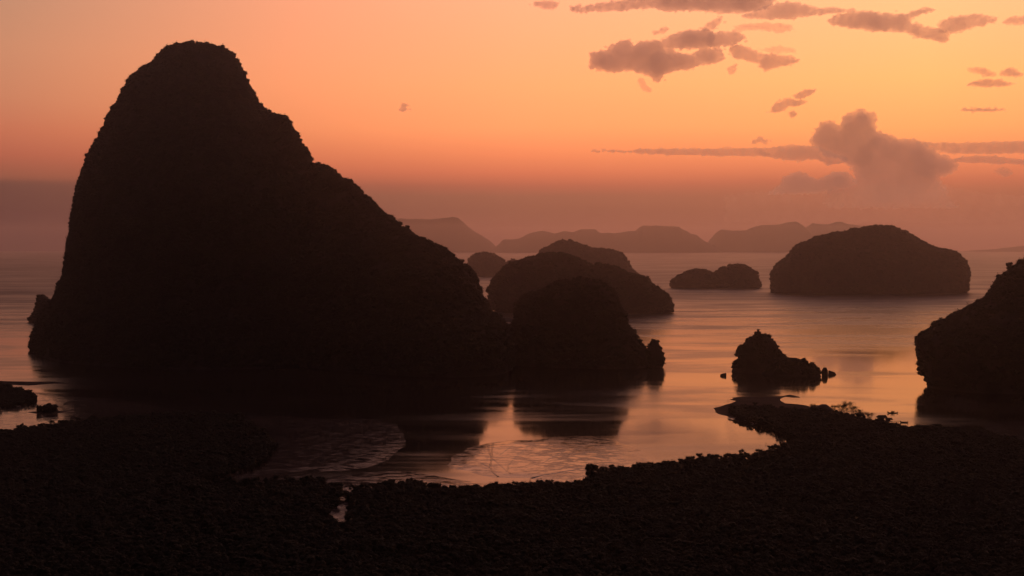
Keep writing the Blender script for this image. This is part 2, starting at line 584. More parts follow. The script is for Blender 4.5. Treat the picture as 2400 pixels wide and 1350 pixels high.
# big tower island, with its shoulder, long ridge and outlier
tower = [(74, 805), (76, 790), (82, 770), (92, 745), (104, 722), (118, 705), (128, 695), (141, 665), (150, 640), (157, 600), (163, 560), (167, 540), (172, 500), (179, 460),
         (186, 425), (194, 405), (204, 375), (216, 345), (230, 325), (237, 305), (247, 285), (257, 262), (270, 240), (283, 215),
         (296, 190), (309, 175), (328, 160), (350, 147), (366, 135), (377, 118), (400, 105), (425, 98), (450, 97), (475, 99), (495, 102), (517, 107), (540, 117), (551, 125),
         (559, 142), (565, 158), (573, 178), (581, 197), (592, 215), (603, 235), (615, 250), (628, 262), (660, 300), (700, 370), (730, 440), (760, 520), (800, 640), (850, 780), (880, 815)]
shoulder = [(560, 560), (590, 350), (615, 275), (628, 263), (648, 263), (668, 272), (682, 287), (694, 307), (705, 330), (720, 350), (728, 363), (729, 386), (745, 440), (770, 520), (800, 640), (840, 815)]
ridge = [(520, 825), (600, 620), (670, 450), (700, 410), (729, 390), (740, 385), (757, 384), (770, 390), (783, 393), (793, 406), (805, 415), (820, 420), (833, 433), (847, 448),
         (860, 457), (870, 466), (885, 482), (898, 497), (915, 508), (925, 517), (937, 523), (941, 535), (957, 537), (975, 550),
         (1000, 562), (1015, 570), (1028, 575), (1045, 580), (1053, 592), (1063, 600), (1080, 612), (1098, 628), (1113, 645),
         (1120, 665), (1128, 690), (1140, 718), (1152, 730), (1166, 737), (1180, 748), (1190, 765), (1195, 790), (1199, 820), (1203, 850)]
outl = [(64, 754), (70, 742), (80, 728), (84, 705), (87, 695), (94, 690), (105, 691), (115, 697), (119, 706), (124, 712), (150, 725), (170, 762)]
ls = [loft(tower, 1800, 1800, 0.80, front=1.55, fpower=2.2, rows=150, segs=240, amp=4.5, nscale=36, sup=2.3, seed=1),
      loft(shoulder, 1740, 1700, 0.9, rows=70, segs=120, amp=3.5, nscale=30, seed=2),
      loft(ridge, 1800, 1480, 0.42, front=0.95, fpower=1.8, rows=130, segs=240, amp=4.0, nscale=30, sup=2.2, seed=3),
      loft(outl, 2290, 2250, 0.9, rows=40, segs=80, amp=2.0, nscale=14, seed=4)]
island('karst_island', 'huge dark limestone peak with a rounded summit, shoulder and long ridge falling away', 'limestone island', ls, 0.075, 0.7, 1.45, 11)

# dome beside it and its pinnacle
dome = [(1186, 850), (1188, 790), (1193, 761), (1202, 749), (1208, 728), (1213, 707), (1223, 693), (1238, 687), (1267, 678), (1282, 669), (1306, 660), (1336, 657), (1347, 650),
        (1374, 648), (1398, 654), (1416, 663), (1436, 675), (1445, 690), (1457, 716), (1472, 740), (1476, 758), (1487, 776), (1501, 796),
        (1513, 812), (1521, 830), (1526, 852)]
pinn = [(1512, 860), (1514, 815), (1518, 808), (1523, 798), (1530, 793), (1538, 792), (1545, 798), (1550, 812), (1556, 826), (1559, 840), (1558, 855), (1554, 860)]
island('karst_dome', 'near black rounded limestone dome touching the foot of the huge peak', 'limestone island',
       [loft(dome, 1500, 1460, 0.55, rows=100, segs=180, amp=3.0, nscale=24, sup=2.5, seed=5)], 0.085, 0.65, 1.3, 12)
island('rock_pinnacle', 'slim upright rock stack at the right foot of the near black dome', 'rock stack',
       [loft(pinn, 1450, 1445, 0.8, rows=60, segs=80, amp=1.6, nscale=8, sup=2.6, seed=6, inset=1.2)], 0.10, 0.35, 0.75, 13)

# middle island behind the dome
mid = [(1178, 733), (1161, 728), (1149, 720), (1144, 704), (1147, 690), (1143, 678), (1149, 663), (1158, 648), (1170, 636), (1187, 619), (1205, 613), (1220, 610),
       (1232, 604), (1238, 606), (1250, 601), (1267, 595), (1306, 592), (1336, 595), (1356, 604), (1371, 611), (1386, 620), (1400, 640), (1430, 680), (1460, 733)]
mid2 = [(1340, 728), (1370, 640), (1386, 620), (1398, 614), (1416, 621), (1445, 624), (1475, 641), (1499, 645), (1522, 654), (1534, 669), (1558, 684),
        (1573, 699), (1576, 710), (1575, 730)]
island('karst_island', 'broad grey-brown hump of an island rising behind the near black dome', 'limestone island',
       [loft(mid, 2640, 2640, 0.5, rows=80, segs=150, amp=4.0, nscale=36, sup=2.6, seed=7),
        loft(mid2, 2640, 2600, 0.6, rows=70, segs=130, amp=4.0, nscale=36, sup=2.8, seed=8)], 0.03, 0.9, 1.8, 14)
bk = [(1240, 652), (1250, 610), (1263, 592), (1270, 582), (1290, 572), (1300, 567), (1320, 562), (1340, 562), (1357, 570), (1372, 573), (1390, 582), (1416, 583),
      (1440, 585), (1460, 593), (1470, 606), (1480, 625), (1495, 643), (1500, 652)]
island('karst_island', 'paler hazy island with a low tail showing above the broad grey-brown hump', 'limestone island',
       [loft(bk, 5100, 5100, 0.5, rows=60, segs=120, amp=6.0, nscale=60, sup=2.5, seed=9, inset=4)], 0.012, 1.2, 2.4, 15)
sm = [(1104, 645), (1099, 625), (1098, 610), (1104, 601), (1116, 593), (1134, 590), (1158, 595), (1178, 607), (1187, 616), (1190, 630), (1186, 645)]
island('karst_island', 'small hazy round island just right of the long dark ridge', 'limestone island',
       [loft(sm, 5550, 5550, 0.8, rows=50, segs=90, amp=5.0, nscale=40, sup=2.6, seed=10)], 0.012, 1.2, 2.4, 16)
sm2 = [(1186, 640), (1190, 613), (1196, 608), (1202, 605), (1208, 606), (1214, 612), (1220, 640)]
island('rock_islet', 'tiny hazy islet tip between the small round island and the broad hump', 'islet',
       [loft(sm2, 6000, 6000, 0.8, rows=40, segs=70, amp=4.0, nscale=30, seed=11)], 0.012, 1.2, 2.2, 17)
tA = [(1571, 674), (1570, 662), (1578, 652), (1600, 639), (1612, 634), (1625, 630), (1645, 630), (1660, 632), (1671, 639), (1700, 650), (1715, 674)]
tB = [(1650, 674), (1660, 650), (1671, 639), (1689, 627), (1705, 622), (1724, 619), (1746, 621), (1765, 629), (1775, 640), (1779, 655), (1785, 664), (1782, 674)]
island('karst_island', 'low double-humped island in the middle of the pale water', 'limestone island',
       [loft(tA, 4050, 4050, 0.7, rows=50, segs=100, amp=4.0, nscale=40, sup=2.6, seed=12),
        loft(tB, 4080, 4050, 0.7, rows=50, segs=100, amp=4.0, nscale=40, sup=2.6, seed=13)], 0.018, 1.0, 2.0, 18)
bigR = [(1808, 684), (1808, 636), (1819, 620), (1830, 610), (1841, 601), (1850, 590), (1857, 581), (1869, 571), (1895, 565), (1904, 556), (1920, 554), (1948, 545), (1977, 543),
        (1993, 537), (2034, 530), (2053, 525), (2078, 525), (2104, 532), (2129, 543), (2157, 559), (2186, 576), (2221, 585), (2246, 592),
        (2265, 609), (2276, 633), (2273, 658), (2271, 684)]
island('karst_island', 'wide brown loaf-shaped island with sheer ends standing alone at the right', 'limestone island',
       [loft(bigR, 3700, 3680, 0.5, rows=100, segs=200, amp=5.0, nscale=45, sup=2.8, seed=14, inset=4)], 0.022, 1.0, 2.0, 19)

# right-hand headland
hr = [(2170, 893), (2171, 880), (2168, 870), (2158, 863), (2155, 833), (2150, 813), (2148, 797), (2150, 788), (2157, 780), (2173, 770), (2187, 756), (2210, 750), (2220, 739),
      (2250, 728), (2273, 714), (2297, 703), (2313, 689), (2320, 675), (2333, 657), (2357, 635), (2377, 621), (2390, 611), (2400, 608), (2430, 585),
      (2480, 560), (2560, 545), (2640, 552), (2720, 590), (2800, 660), (2880, 760), (2920, 893)]
island('karst_headland', 'black overhanging limestone headland cut off by the right edge', 'headland',
       [loft(hr, 1290, 1290, 0.72, rows=120, segs=220, amp=2.6, nscale=22, sup=2.5, seed=15)], 0.09, 0.6, 1.15, 20)

# little island before the spit and its rocks
li = [(1712, 880), (1710, 874), (1714, 864), (1720, 852), (1726, 842), (1729, 838), (1727, 825), (1732, 813), (1738, 808), (1744, 802), (1750, 794), (1759, 789), (1768, 782),
      (1772, 777), (1777, 775), (1783, 777), (1787, 782), (1803, 787), (1816, 796), (1823, 805), (1828, 820), (1831, 826), (1843, 836), (1858, 850), (1870, 880)]
li2 = [(1780, 878), (1815, 845), (1843, 838), (1858, 839), (1872, 842), (1888, 845), (1896, 852), (1903, 860), (1915, 880)]
li3 = [(1890, 880), (1897, 864), (1901, 853), (1904, 847), (1908, 850), (1914, 858), (1921, 867), (1924, 875), (1930, 883)]
island('karst_islet', 'small black conical islet with a low tail, alone before the spit', 'islet',
       [loft(li, 1400, 1390, 0.6, rows=80, segs=140, amp=1.8, nscale=12, sup=2.3, seed=16, inset=1.2),
        loft(li2, 1370, 1350, 0.5, rows=50, segs=100, amp=1.4, nscale=10, sup=2.3, seed=17, inset=1.2),
        loft(li3, 1345, 1345, 0.9, rows=40, segs=70, amp=0.8, nscale=5, sup=2.2, seed=18, inset=1.2)], 0.12, 0.45, 0.95, 21)


def boulder(poly, DD, label, seed):
    V, q, t = loft(poly, DD, DD, 0.8, rows=26, segs=40, amp=0.5, nscale=3, sup=2.5, seed=seed, inset=0.0)
    c = V.mean(0); c[2] = 0
    o = link('rock', mesh_np('rock', V - c, [q, t]), M_ROCK); o.location = c
    tag(o, label, 'rock', 'rocks in the water by the conical islet')


boulder([(1687, 882), (1689, 877), (1695, 875), (1702, 874), (1703, 882)], 1350, 'low dark rock in the water at the left of the conical islet', 31)
boulder([(1926, 884), (1926, 868), (1930, 861), (1937, 861), (1940, 868), (1942, 884)], 1355, 'upright boulder beside the tail of the conical islet', 32)
boulder([(1941, 878), (1942, 868), (1950, 870), (1957, 873), (1960, 878)], 1364, 'flat wedge-shaped rock furthest out from the tail of the conical islet', 33)


# ------------------------------------------------------------------ far hazy ranges
def far_range(poly, DD, label, seed, depth=1300):
    xs = np.array([p[0] for p in poly], float); ys = np.array([p[1] for p in poly], float)
    nx, ny = 260, 20
    u = np.linspace(xs[0], xs[-1], nx)
    yy = np.interp(u, xs, ys)
    top = np.array([at_depth(a, b, DD) for a, b in zip(u, yy)])
    H = top[:, 2]
    H = H + np.minimum(H * 0.25, 9) * fbm(top[:, 0] / 130 + seed, top[:, 0] * 0, top[:, 0] * 0, 4)
    v = np.linspace(-1, 1, ny)
    prof = (1 - np.abs(v) ** 2.2) ** 0.7
    V = np.zeros((nx, ny, 3))
    V[..., 0] = top[:, 0][:, None]
    V[..., 1] = DD + v[None] * depth * 0.5
    V[..., 2] = (H[:, None] + 12) * prof[None] - 12
    V[..., 2] = np.maximum(V[..., 2], -6)
    V[..., 2] += (6 * fbm(V[..., 0] / 90, V[..., 1] / 90, V[..., 0] * 0 + seed, 3)) * (V[..., 2] > 10)
    i = np.arange(nx - 1)[:, None] * ny; j = np.arange(ny - 1)[None]
    q = np.stack([i + j, i + ny + j, i + ny + j + 1, i + j + 1], -1).reshape(-1, 4)
    c = np.array([top[:, 0].mean(), DD, 0])
    o = link('distant_range', mesh_np('distant_range', V.reshape(-1, 3) - c, q), M_ROCK); o.location = c
    tag(o, label, 'distant island', 'faint islands along the hazy horizon')


far_range([(860, 590), (880, 530), (905, 515), (940, 511), (965, 513), (1000, 514), (1035, 512), (1060, 509), (1075, 511), (1085, 520), (1100, 533), (1116, 545), (1130, 552), (1150, 566), (1165, 580), (1175, 591)],
          21300, 'faint flat-topped range just above the end of the long dark ridge', 1)
far_range([(1150, 591), (1165, 575), (1180, 562), (1215, 560), (1235, 550), (1248, 544), (1275, 541), (1290, 544), (1300, 547), (1318, 542), (1345, 544), (1362, 538), (1395, 538), (1405, 545), (1440, 547),
           (1465, 543), (1490, 541), (1500, 532), (1512, 528), (1540, 529), (1590, 531), (1605, 540), (1618, 548), (1630, 550), (1645, 562), (1665, 572), (1685, 591)],
          20400, 'faint long lumpy range behind the broad hump, on the horizon', 2)
far_range([(1655, 591), (1668, 560), (1680, 546), (1692, 538), (1715, 540), (1748, 540), (1765, 532), (1785, 528), (1820, 527), (1850, 520), (1865, 520), (1876, 526), (1884, 533), (1892, 545), (1910, 570), (1930, 591)],
          21300, 'faint stepped range left of the wide loaf-shaped island', 3)
far_range([(1870, 590), (1885, 545), (1893, 531), (1905, 524), (1940, 526), (1960, 521), (1968, 520), (1985, 525), (2020, 530), (2060, 545), (2110, 570), (2150, 590)],
          22600, 'faintest range partly hidden by the wide loaf-shaped island', 4)
far_range([(2250, 592), (2290, 587), (2330, 585), (2370, 580), (2400, 576), (2440, 574), (2480, 582), (2520, 592)],
          22300, 'faint low shore on the horizon at the right edge', 5)

# ------------------------------------------------------------------ tidal ground
LZ = 4.6   # height of the canopy top edge that was followed


def gp(pts, z=0.0):
    return np.array([on_plane(x, y, z)[:2] for x, y in pts])


can_left = [(-260, 1012), (0, 1004), (30, 1002), (57, 996), (75, 995), (100, 994), (130, 989), (145, 987), (160, 984), (180, 981), (203, 982), (240, 977), (290, 971), (350, 966), (420, 962), (500, 962),
            (560, 973), (603, 993), (633, 1017), (647, 1040), (630, 1067), (587, 1087), (543, 1100), (490, 1113), (480, 1122), (523, 1122), (562, 1127), (590, 1122), (610, 1118), (632, 1121), (658, 1117),
            (688, 1120), (736, 1113), (751, 1117), (768, 1126), (790, 1131), (803, 1135), (809, 1150), (811, 1176), (788, 1187), (771, 1200), (780, 1214), (806, 1221)]
can_right = [(812, 1222), (812.5, 1180), (812.5, 1160), (816, 1150), (831, 1144), (859, 1136), (880, 1130), (902, 1125), (930, 1124), (957, 1122), (978, 1127), (1000, 1133), (1020, 1134), (1040, 1137), (1056, 1139), (1064, 1136), (1086, 1138), (1116, 1139), (1136, 1135),
             (1160, 1132), (1180, 1131), (1210, 1130), (1240, 1128), (1268, 1126), (1288, 1130), (1320, 1129), (1348, 1128), (1360, 1125), (1376, 1120), (1392, 1104), (1402, 1097), (1440, 1091), (1468, 1091),
             (1495, 1085), (1524, 1083), (1556, 1082), (1599, 1074), (1621, 1070), (1673, 1069), (1722, 1064), (1743, 1061), (1761, 1063), (1792, 1052), (1817, 1049), (1833, 1043), (1853, 1034),
             (1857, 1020), (1843, 1010), (1822, 1000), (1800, 990), (1774, 983), (1736, 975), (1713, 968), (1712, 960), (1717, 953), (1726, 947), (1747, 946), (1765, 948), (1799, 949), (1822, 953), (1851, 955),
             (1870, 956), (1895, 953), (1912, 953), (1950, 957), (1975, 962), (2008, 970), (2023, 975), (2046, 983), (2070, 988), (2088, 990), (2110, 996), (2127, 997), (2152, 996), (2172, 996), (2187, 996), (2233, 1003),
             (2267, 1008), (2313, 1009), (2353, 1018), (2400, 1028), (2640, 1050)]
PL = gp(can_left, LZ); PR = gp(can_right, LZ)
near = 430.0
land = [np.vstack([PL, PR, [[520, near], [0, 330], [-420, near]]])]
patch = gp([(-180, 893), (-60, 895), (0, 898), (22, 900), (30, 904), (50, 908), (57, 912), (70, 916), (76, 921), (83, 926), (79, 934), (62, 941), (0, 948), (-180, 955)], LZ)
land.append(patch)
mud = [gp([(400, 965), (560, 972), (700, 978), (800, 980), (877, 983), (920, 993), (945, 1008), (949, 1030), (940, 1053), (913, 1077), (867, 1094), (800, 1104), (733, 1106), (683, 1106), (620, 1110), (560, 1123), (450, 1140), (400, 1100)]),
       gp([(600, 1135), (613, 1115), (650, 1110), (683, 1109), (715, 1109), (737, 1111), (720, 1135)]),
       gp([(770, 1150), (752, 1124), (783, 1114), (830, 1110), (867, 1106), (933, 1103), (983, 1107), (1033, 1117), (1100, 1129), (1160, 1137), (1150, 1160), (900, 1160)]),
       gp([(1044, 1090), (1064, 1070), (1100, 1050), (1144, 1040), (1190, 1033), (1250, 1031), (1290, 1026), (1350, 1024), (1425, 1028), (1465, 1040), (1495, 1054), (1515, 1070), (1540, 1098), (1400, 1150), (1250, 1150), (1262, 1128), (1240, 1120),
           (1200, 1120), (1160, 1119), (1132, 1113), (1100, 1104), (1056, 1098)]),
       gp([(-300, 960), (-100, 930), (40, 922), (83, 920), (117, 922), (158, 927), (250, 933), (330, 945), (420, 962), (400, 1020), (100, 1030), (-300, 1040)]),
       gp([(-200, 895), (0, 892.5), (60, 894), (133, 894.5), (166, 899.5), (120, 900), (67, 903.5), (25, 901.5), (-200, 905)]),
       gp([(1672, 957), (1696, 950), (1713, 945), (1722, 940), (1703, 937), (1717, 934), (1713, 931.5), (1750, 929), (1800, 929), (1834, 928), (1851, 925.5), (1860, 927), (1873, 932), (1858, 932), (1841, 930), (1832, 935),
           (1835, 940), (1843, 945), (1870, 947), (1889, 950), (1920, 965), (1980, 985), (1900, 1060), (1862, 1035), (1845, 1020), (1805, 1002), (1760, 990), (1713, 978), (1688, 971), (1677, 965)]),
       gp([(1900, 950), (1935, 949), (1955, 960), (1960, 975), (1900, 975)]),
       gp([(2218, 955), (2225, 935), (2245, 928), (2262, 930), (2300, 945), (2290, 965), (2250, 962)]),
       gp([(2305, 1000), (2320, 992), (2360, 989), (2420, 988), (2500, 1000), (2500, 1060), (2350, 1040)]),
       gp([(66, 967), (85, 965), (140, 964), (172, 965.5), (140, 969), (85, 970)])]


def sd_poly(X, Y, P):
    n_ = len(P)
    ins = np.zeros(X.shape, bool); best = np.full(X.shape, 1e18)
    for i_ in range(n_):
        ax, ay = P[i_]; bx, by = P[(i_ + 1) % n_]
        ex, ey = bx - ax, by - ay
        t = np.clip(((X - ax) * ex + (Y - ay) * ey) / (ex * ex + ey * ey + 1e-12), 0, 1)
        dx, dy = X - ax - t * ex, Y - ay - t * ey
        best = np.minimum(best, dx * dx + dy * dy)
        c = ((ay > Y) != (by > Y)) & (X < (bx - ax) * (Y - ay) / (by - ay + 1e-12) + ax)
        ins ^= c
    d = np.sqrt(best)
    return np.where(ins, d, -d)


def grid_mesh(xa, ya):
    nx, ny = len(xa), len(ya)
    i = np.arange(ny - 1)[:, None] * nx; j = np.arange(nx - 1)[None]
    return np.stack([i + j, i + j + 1, i + nx + j + 1, i + nx + j], -1).reshape(-1, 4)


xa = np.arange(-640, 660, 2.0)
ya = np.concatenate([np.arange(440, 700, 3.0), np.arange(700, 1330, 1.6)])
X, Y = np.meshgrid(xa, ya)
sdl = np.full(X.shape, -1e9)
for P_ in land: sdl = np.maximum(sdl, sd_poly(X, Y, P_))
sdm = np.full(X.shape, -1e9)
for P_ in mud: sdm = np.maximum(sdm, sd_poly(X, Y, P_))
jit = fbm(X / 22, Y / 22, X * 0, 4) * 2.2
zl = np.clip((sdl + 2.0 + jit) * 0.10, -1.2, 0.9)
zm = np.clip((sdm + jit * 1.6) * 0.022, -1.2, 0.30)
Z = np.maximum(zl, zm)
Z = np.where(sd_poly(X, Y, gp([(811, 1180), (792, 1188), (774, 1199), (782, 1212), (808, 1219), (812, 1219), (812, 1181)], 0.0)) > 0, 0.12, Z)
rough_z = fbm(X / 5.5, Y / 4.0, X * 0 + 3, 4)
Z = Z + 0.02 * rough_z * np.clip(Z / 0.1 + 0.3, 0, 1)
# shallow boat channels carved in the flat
gmesh = mesh_np('mudflat', np.stack([X, Y, Z], -1).reshape(-1, 3), grid_mesh(xa, ya))
dry = np.full(X.shape, -1e9)
for P_ in [mud[5], mud[6], mud[7], mud[10]]: dry = np.maximum(dry, sd_poly(X, Y, P_))
dry = np.maximum(dry, np.where(sd_poly(X, Y, gp([(811, 1180), (792, 1188), (774, 1199), (782, 1212), (808, 1219), (812, 1219), (812, 1181)], 0.0)) > -1, -jit - 1.1, -1e9))
dat = gmesh.attributes.new('drained', 'FLOAT', 'POINT')
dat.data.foreach_set('value', np.clip((dry + 1.5 + jit) / 2.0, 0, 1).astype(np.float32).ravel())
mud_o = link('mudflat', gmesh, M_MUD)
tag(mud_o, 'wet brown tidal mudflats and low shore round the calm bay', kind='structure')

# sandy mound on the spit
pm = on_plane(1930, 961, 0)
mx, my = np.meshgrid(np.linspace(-9.5, 9.5, 50), np.linspace(-9, 9, 40))
rr_ = np.sqrt((mx / 9.0) ** 2 + (my / 8.5) ** 2)
mz = 5.4 * np.clip(1 - rr_ ** 1.7, -0.15, 1) + 0.35 * fbm(mx / 3, my / 3, mx * 0, 3)
mo_ = link('mound', mesh_np('mound', np.stack([mx, my, mz], -1).reshape(-1, 3), grid_mesh(np.arange(50), np.arange(40))), M_SAND)
mo_.location = (pm[0], pm[1], 0.2)
tag(mo_, 'smooth bare mound of earth between the trees on the spit', 'earth mound')


# boat tracks over the mud
def track(pts, w, label):
    c = gp(pts)
    seg = np.concatenate([[0], np.cumsum(np.linalg.norm(np.diff(c, axis=0), axis=1))])
    s = np.arange(0, seg[-1], 1.5)
    # smooth resample
    x = np.interp(s, seg, c[:, 0]); y = np.interp(s, seg, c[:, 1])
    k = np.ones(9) / 9
    xp = np.convolve(np.pad(x, 4, 'edge'), k, 'valid'); yp = np.convolve(np.pad(y, 4, 'edge'), k, 'valid')
    tx, ty = np.gradient(xp), np.gradient(yp); ln = np.hypot(tx, ty) + 1e-9
    nx_, ny_ = -ty / ln, tx / ln
    from_z = 0.34
    prof = [(-1.6, -0.12), (-0.9, 0.10), (-0.35, 0.02), (0.35, 0.02), (0.9, 0.12), (1.6, -0.12)]
    V = []
    for o_, hgt in prof:
        V.append(np.stack([xp + nx_ * o_ * w, yp + ny_ * o_ * w, np.full_like(xp, from_z + hgt) + 0.02 * vnoise(s, s * 0, s * 0 + o_)], -1))
    V = np.stack(V, 1)
    a, b = len(s), len(prof)
    i = np.arange(a - 1)[:, None] * b; j = np.arange(b - 1)[None]
    q = np.stack([i + j, i + b + j, i + b + j + 1, i + j + 1], -1).reshape(-1, 4)
    c0 = V[0, 0].copy(); c0[2] = 0
    o = link('boat_track', mesh_np('boat_track', V.reshape(-1, 3) - c0, q), M_MUD); o.location = c0
    o['kind'] = 'structure'; o['label'] = label


def z5(l_):
    return [(1020 + x / 5.0, 1010 + y / 5.0) for x, y in l_]


track(z5([(622, 150), (625, 230), (650, 300), (720, 370), (800, 440), (860, 495)]), 0.45, 'curved boat track crossing the bright mudflat from its far edge')
track(z5([(678, 145), (665, 230), (662, 320), (648, 400), (648, 445), (690, 500), (755, 545)]), 0.45, 'boat track bending down to the channel on the bright mudflat')
track(z5([(1160, 108), (1110, 170), (1040, 230), (960, 295), (900, 360), (855, 410), (850, 470), (890, 515)]), 0.40, 'long curved boat track in the middle of the bright mudflat')
track(z5([(1540, 225), (1440, 280), (1330, 335), (1250, 390), (1215, 440), (1210, 500)]), 0.35, 'right-hand curved boat track on the bright mudflat')
track(z5([(1110, 555), (1250, 525), (1400, 500), (1560, 470), (1720, 450)]), 0.5, 'long pale track running beside the shore trees')
track(z5([(965, 115), (900, 180), (820, 240), (750, 290)]), 0.22, 'faint boat track on the far part of the bright mudflat')
track(z5([(520, 370), (590, 410), (650, 440)]), 0.3, 'short boat track near the left tip of the bright mudflat')

# ------------------------------------------------------------------ forest mass
xf = np.arange(-640, 660, 4.0); yf = np.arange(440, 1240, 4.0)
XF, YF = np.meshgrid(xf, yf)
sf = np.full(XF.shape, -1e9)
for P_ in land: sf = np.maximum(sf, sd_poly(XF, YF, P_))
fq = grid_mesh(xf, yf)
vz = np.full(XF.shape, 0.6)
pool_p = gp([(811, 1180), (792, 1188), (774, 1199), (782, 1212), (808, 1219), (812, 1219), (812, 1181)], 0.0)
sp = sd_poly(XF, YF, pool_p)
keep = (sf.ravel()[fq].min(1) > 0.0) & (sp.ravel()[fq].max(1) < 0.6)
# keep only what the view can reach
fx = XF.ravel()[fq].mean(1); fy = YF.ravel()[fq].mean(1)
keep &= (np.abs(fx) < fy * 0.5 + 40)


def with_canopy_undulation(Xc, Yc):
    return 0.6 + 1.2 * (fbm(Xc / 45, Yc / 45, Xc * 0, 3) + 0.3)


vz = with_canopy_undulation(XF, YF)
emit = mesh_np('mangrove_forest', np.stack([XF, YF, vz], -1).reshape(-1, 3), fq[keep])


def tree_arrays(seed, h=4.6, cr=2.4, n_leaf=190, n_limb=5, leaf=0.5, sparse=False, lean=0.0, full=0):
    """trunk arrays and crown arrays of one small tree standing at the origin"""
    rg = np.random.default_rng(seed)
    V, Fq, k = [], [], 0

    def tube(p0, p1, r0, r1, sides=6, bend=0.0):
        nonlocal k
        steps = 4
        ax = p1 - p0; axn = ax / (np.linalg.norm(ax) + 1e-9)
        u = np.cross(axn, [0.3, 0.9, 0.1]); u /= np.linalg.norm(u); w = np.cross(axn, u)
        off = rg.normal(size=3) * bend
        for s in range(steps + 1):
            q = s / steps
            c = p0 + ax * q + off * math.sin(q * math.pi)
            r_ = r0 + (r1 - r0) * q
            for a in range(sides):
                an = 2 * math.pi * a / sides
                V.append(c + (u * math.cos(an) + w * math.sin(an)) * r_)
        for s in range(steps):
            for a in range(sides):
                b0 = k + s * sides
                Fq.append((b0 + a, b0 + (a + 1) % sides, b0 + sides + (a + 1) % sides, b0 + sides + a))
        k += (steps + 1) * sides
    base = np.array([0, 0, -0.4]); fork = np.array([lean * h * 0.4, 0, h * 0.45])
    tube(base, fork, 0.16 * h / 5, 0.10 * h / 5, bend=0.1)
    tips = []
    for i in range(n_limb):
        a = 2 * math.pi * i / n_limb + rg.uniform(-0.4, 0.4)
        tip = fork + np.array([math.cos(a) * cr * 0.6, math.sin(a) * cr * 0.6, h * rg.uniform(0.25, 0.5)])
        tube(fork - [0, 0, h * 0.05 * rg.uniform(0, 2)], tip, 0.07 * h / 5, 0.025 * h / 5, bend=0.12)
        tips.append(tip)
        if sparse:
            for q in range(3):
                t2 = tip + rg.normal(size=3) * np.array([0.5, 0.5, 0.3]) * cr * 0.5 + [0, 0, h * 0.08]
                tube(tip, t2, 0.03 * h / 5, 0.012 * h / 5, bend=0.05, sides=4)
                tips.append(t2)
    for i in range(full):
        a = rg.uniform(0, 6.28)
        tip = np.array([math.cos(a) * cr * 0.5, math.sin(a) * cr * 0.5, h * rg.uniform(0.15, 0.6)])
        tube(np.array([0, 0, tip[2] * 0.6]), tip, 0.05 * h / 5, 0.02 * h / 5, bend=0.1)
        tips.append(tip)
    for i in range(3):   # prop roots
        a = 2 * math.pi * i / 3 + rg.uniform(-0.5, 0.5)
        tube(np.array([0, 0, h * 0.16]), np.array([math.cos(a) * 0.7, math.sin(a) * 0.7, -0.5]), 0.04, 0.03, sides=4, bend=0.05)
    tv, tf = np.array(V), np.array(Fq)
    CV, CF, kk = [], [], 0
    tips.append(fork + np.array([0, 0, h * 0.42]))
    for i, tip in enumerate(tips):
        rr = cr * rg.uniform(0.34, 0.5) * (0.75 if sparse else 1.0)
        if not sparse:
            v, f = blob_core((rr * 0.85, rr * 0.85, rr * 0.68), seed * 31 + i)
            CV.append(v + tip); CF.append(f + kk); kk += len(v)
        m_ = n_leaf // len(tips)
        for j in range(m_):
            d = rg.normal(size=3); d /= np.linalg.norm(d)
            pos = tip + d * rr * rg.uniform(0.6, 1.3)
            t1 = np.cross(d, rg.normal(size=3)); t1 /= np.linalg.norm(t1) + 1e-6
            t2 = np.cross(d, t1) * 0.7
            s = leaf * rg.uniform(0.6, 1.3)
            CV.append(np.array([pos - t1 * s, pos + t2 * s * 0.6, pos + t1 * s]))
            CF.append(np.array([[kk, kk + 1, kk + 2]])); kk += 3
    return (tv, tf), (np.concatenate(CV), np.concatenate(CF))


tree_kinds = []
for s, (h, cr) in enumerate([(4.4, 2.3), (5.0, 2.6), (4.0, 2.5), (5.5, 2.2), (3.6, 1.9), (4.8, 2.9)]):
    (tv, tf), (cv, cf) = tree_arrays(100 + s, h, cr, 260, full=6)
    tm = mesh_np('trunk', tv, tf, True); tm.materials.append(M_BARK)
    cm = mesh_np('crown', cv, cf, False); cm.materials.append(M_LEAF)
    tree_kinds.append((tm, cm))

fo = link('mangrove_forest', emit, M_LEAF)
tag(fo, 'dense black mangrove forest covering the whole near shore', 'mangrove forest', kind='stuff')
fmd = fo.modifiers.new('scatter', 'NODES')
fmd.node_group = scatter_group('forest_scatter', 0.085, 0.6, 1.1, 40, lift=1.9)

# ------------------------------------------------------------------ single trees on the rim
count = 0


def plant(x, y, z, s, label, group, kind=None, name='mangrove_tree', cat='mangrove tree', rot=None):
    global count
    tm, cm = tree_kinds[random.randrange(len(tree_kinds))] if kind is None else kind
    root = empty(name, (x, y, z)); root.scale = (s, s, s * random.uniform(0.9, 1.12)) if kind is None else (s, s, s)
    root.rotation_euler = (0, 0, random.uniform(0, 6.28) if rot is None else rot)
    tag(root, label, cat, group)
    t = bpy.data.objects.new('trunk', tm); COL.objects.link(t); t.parent = root
    c = bpy.data.objects.new('crown', cm); COL.objects.link(c); c.parent = root
    count += 1
    return root


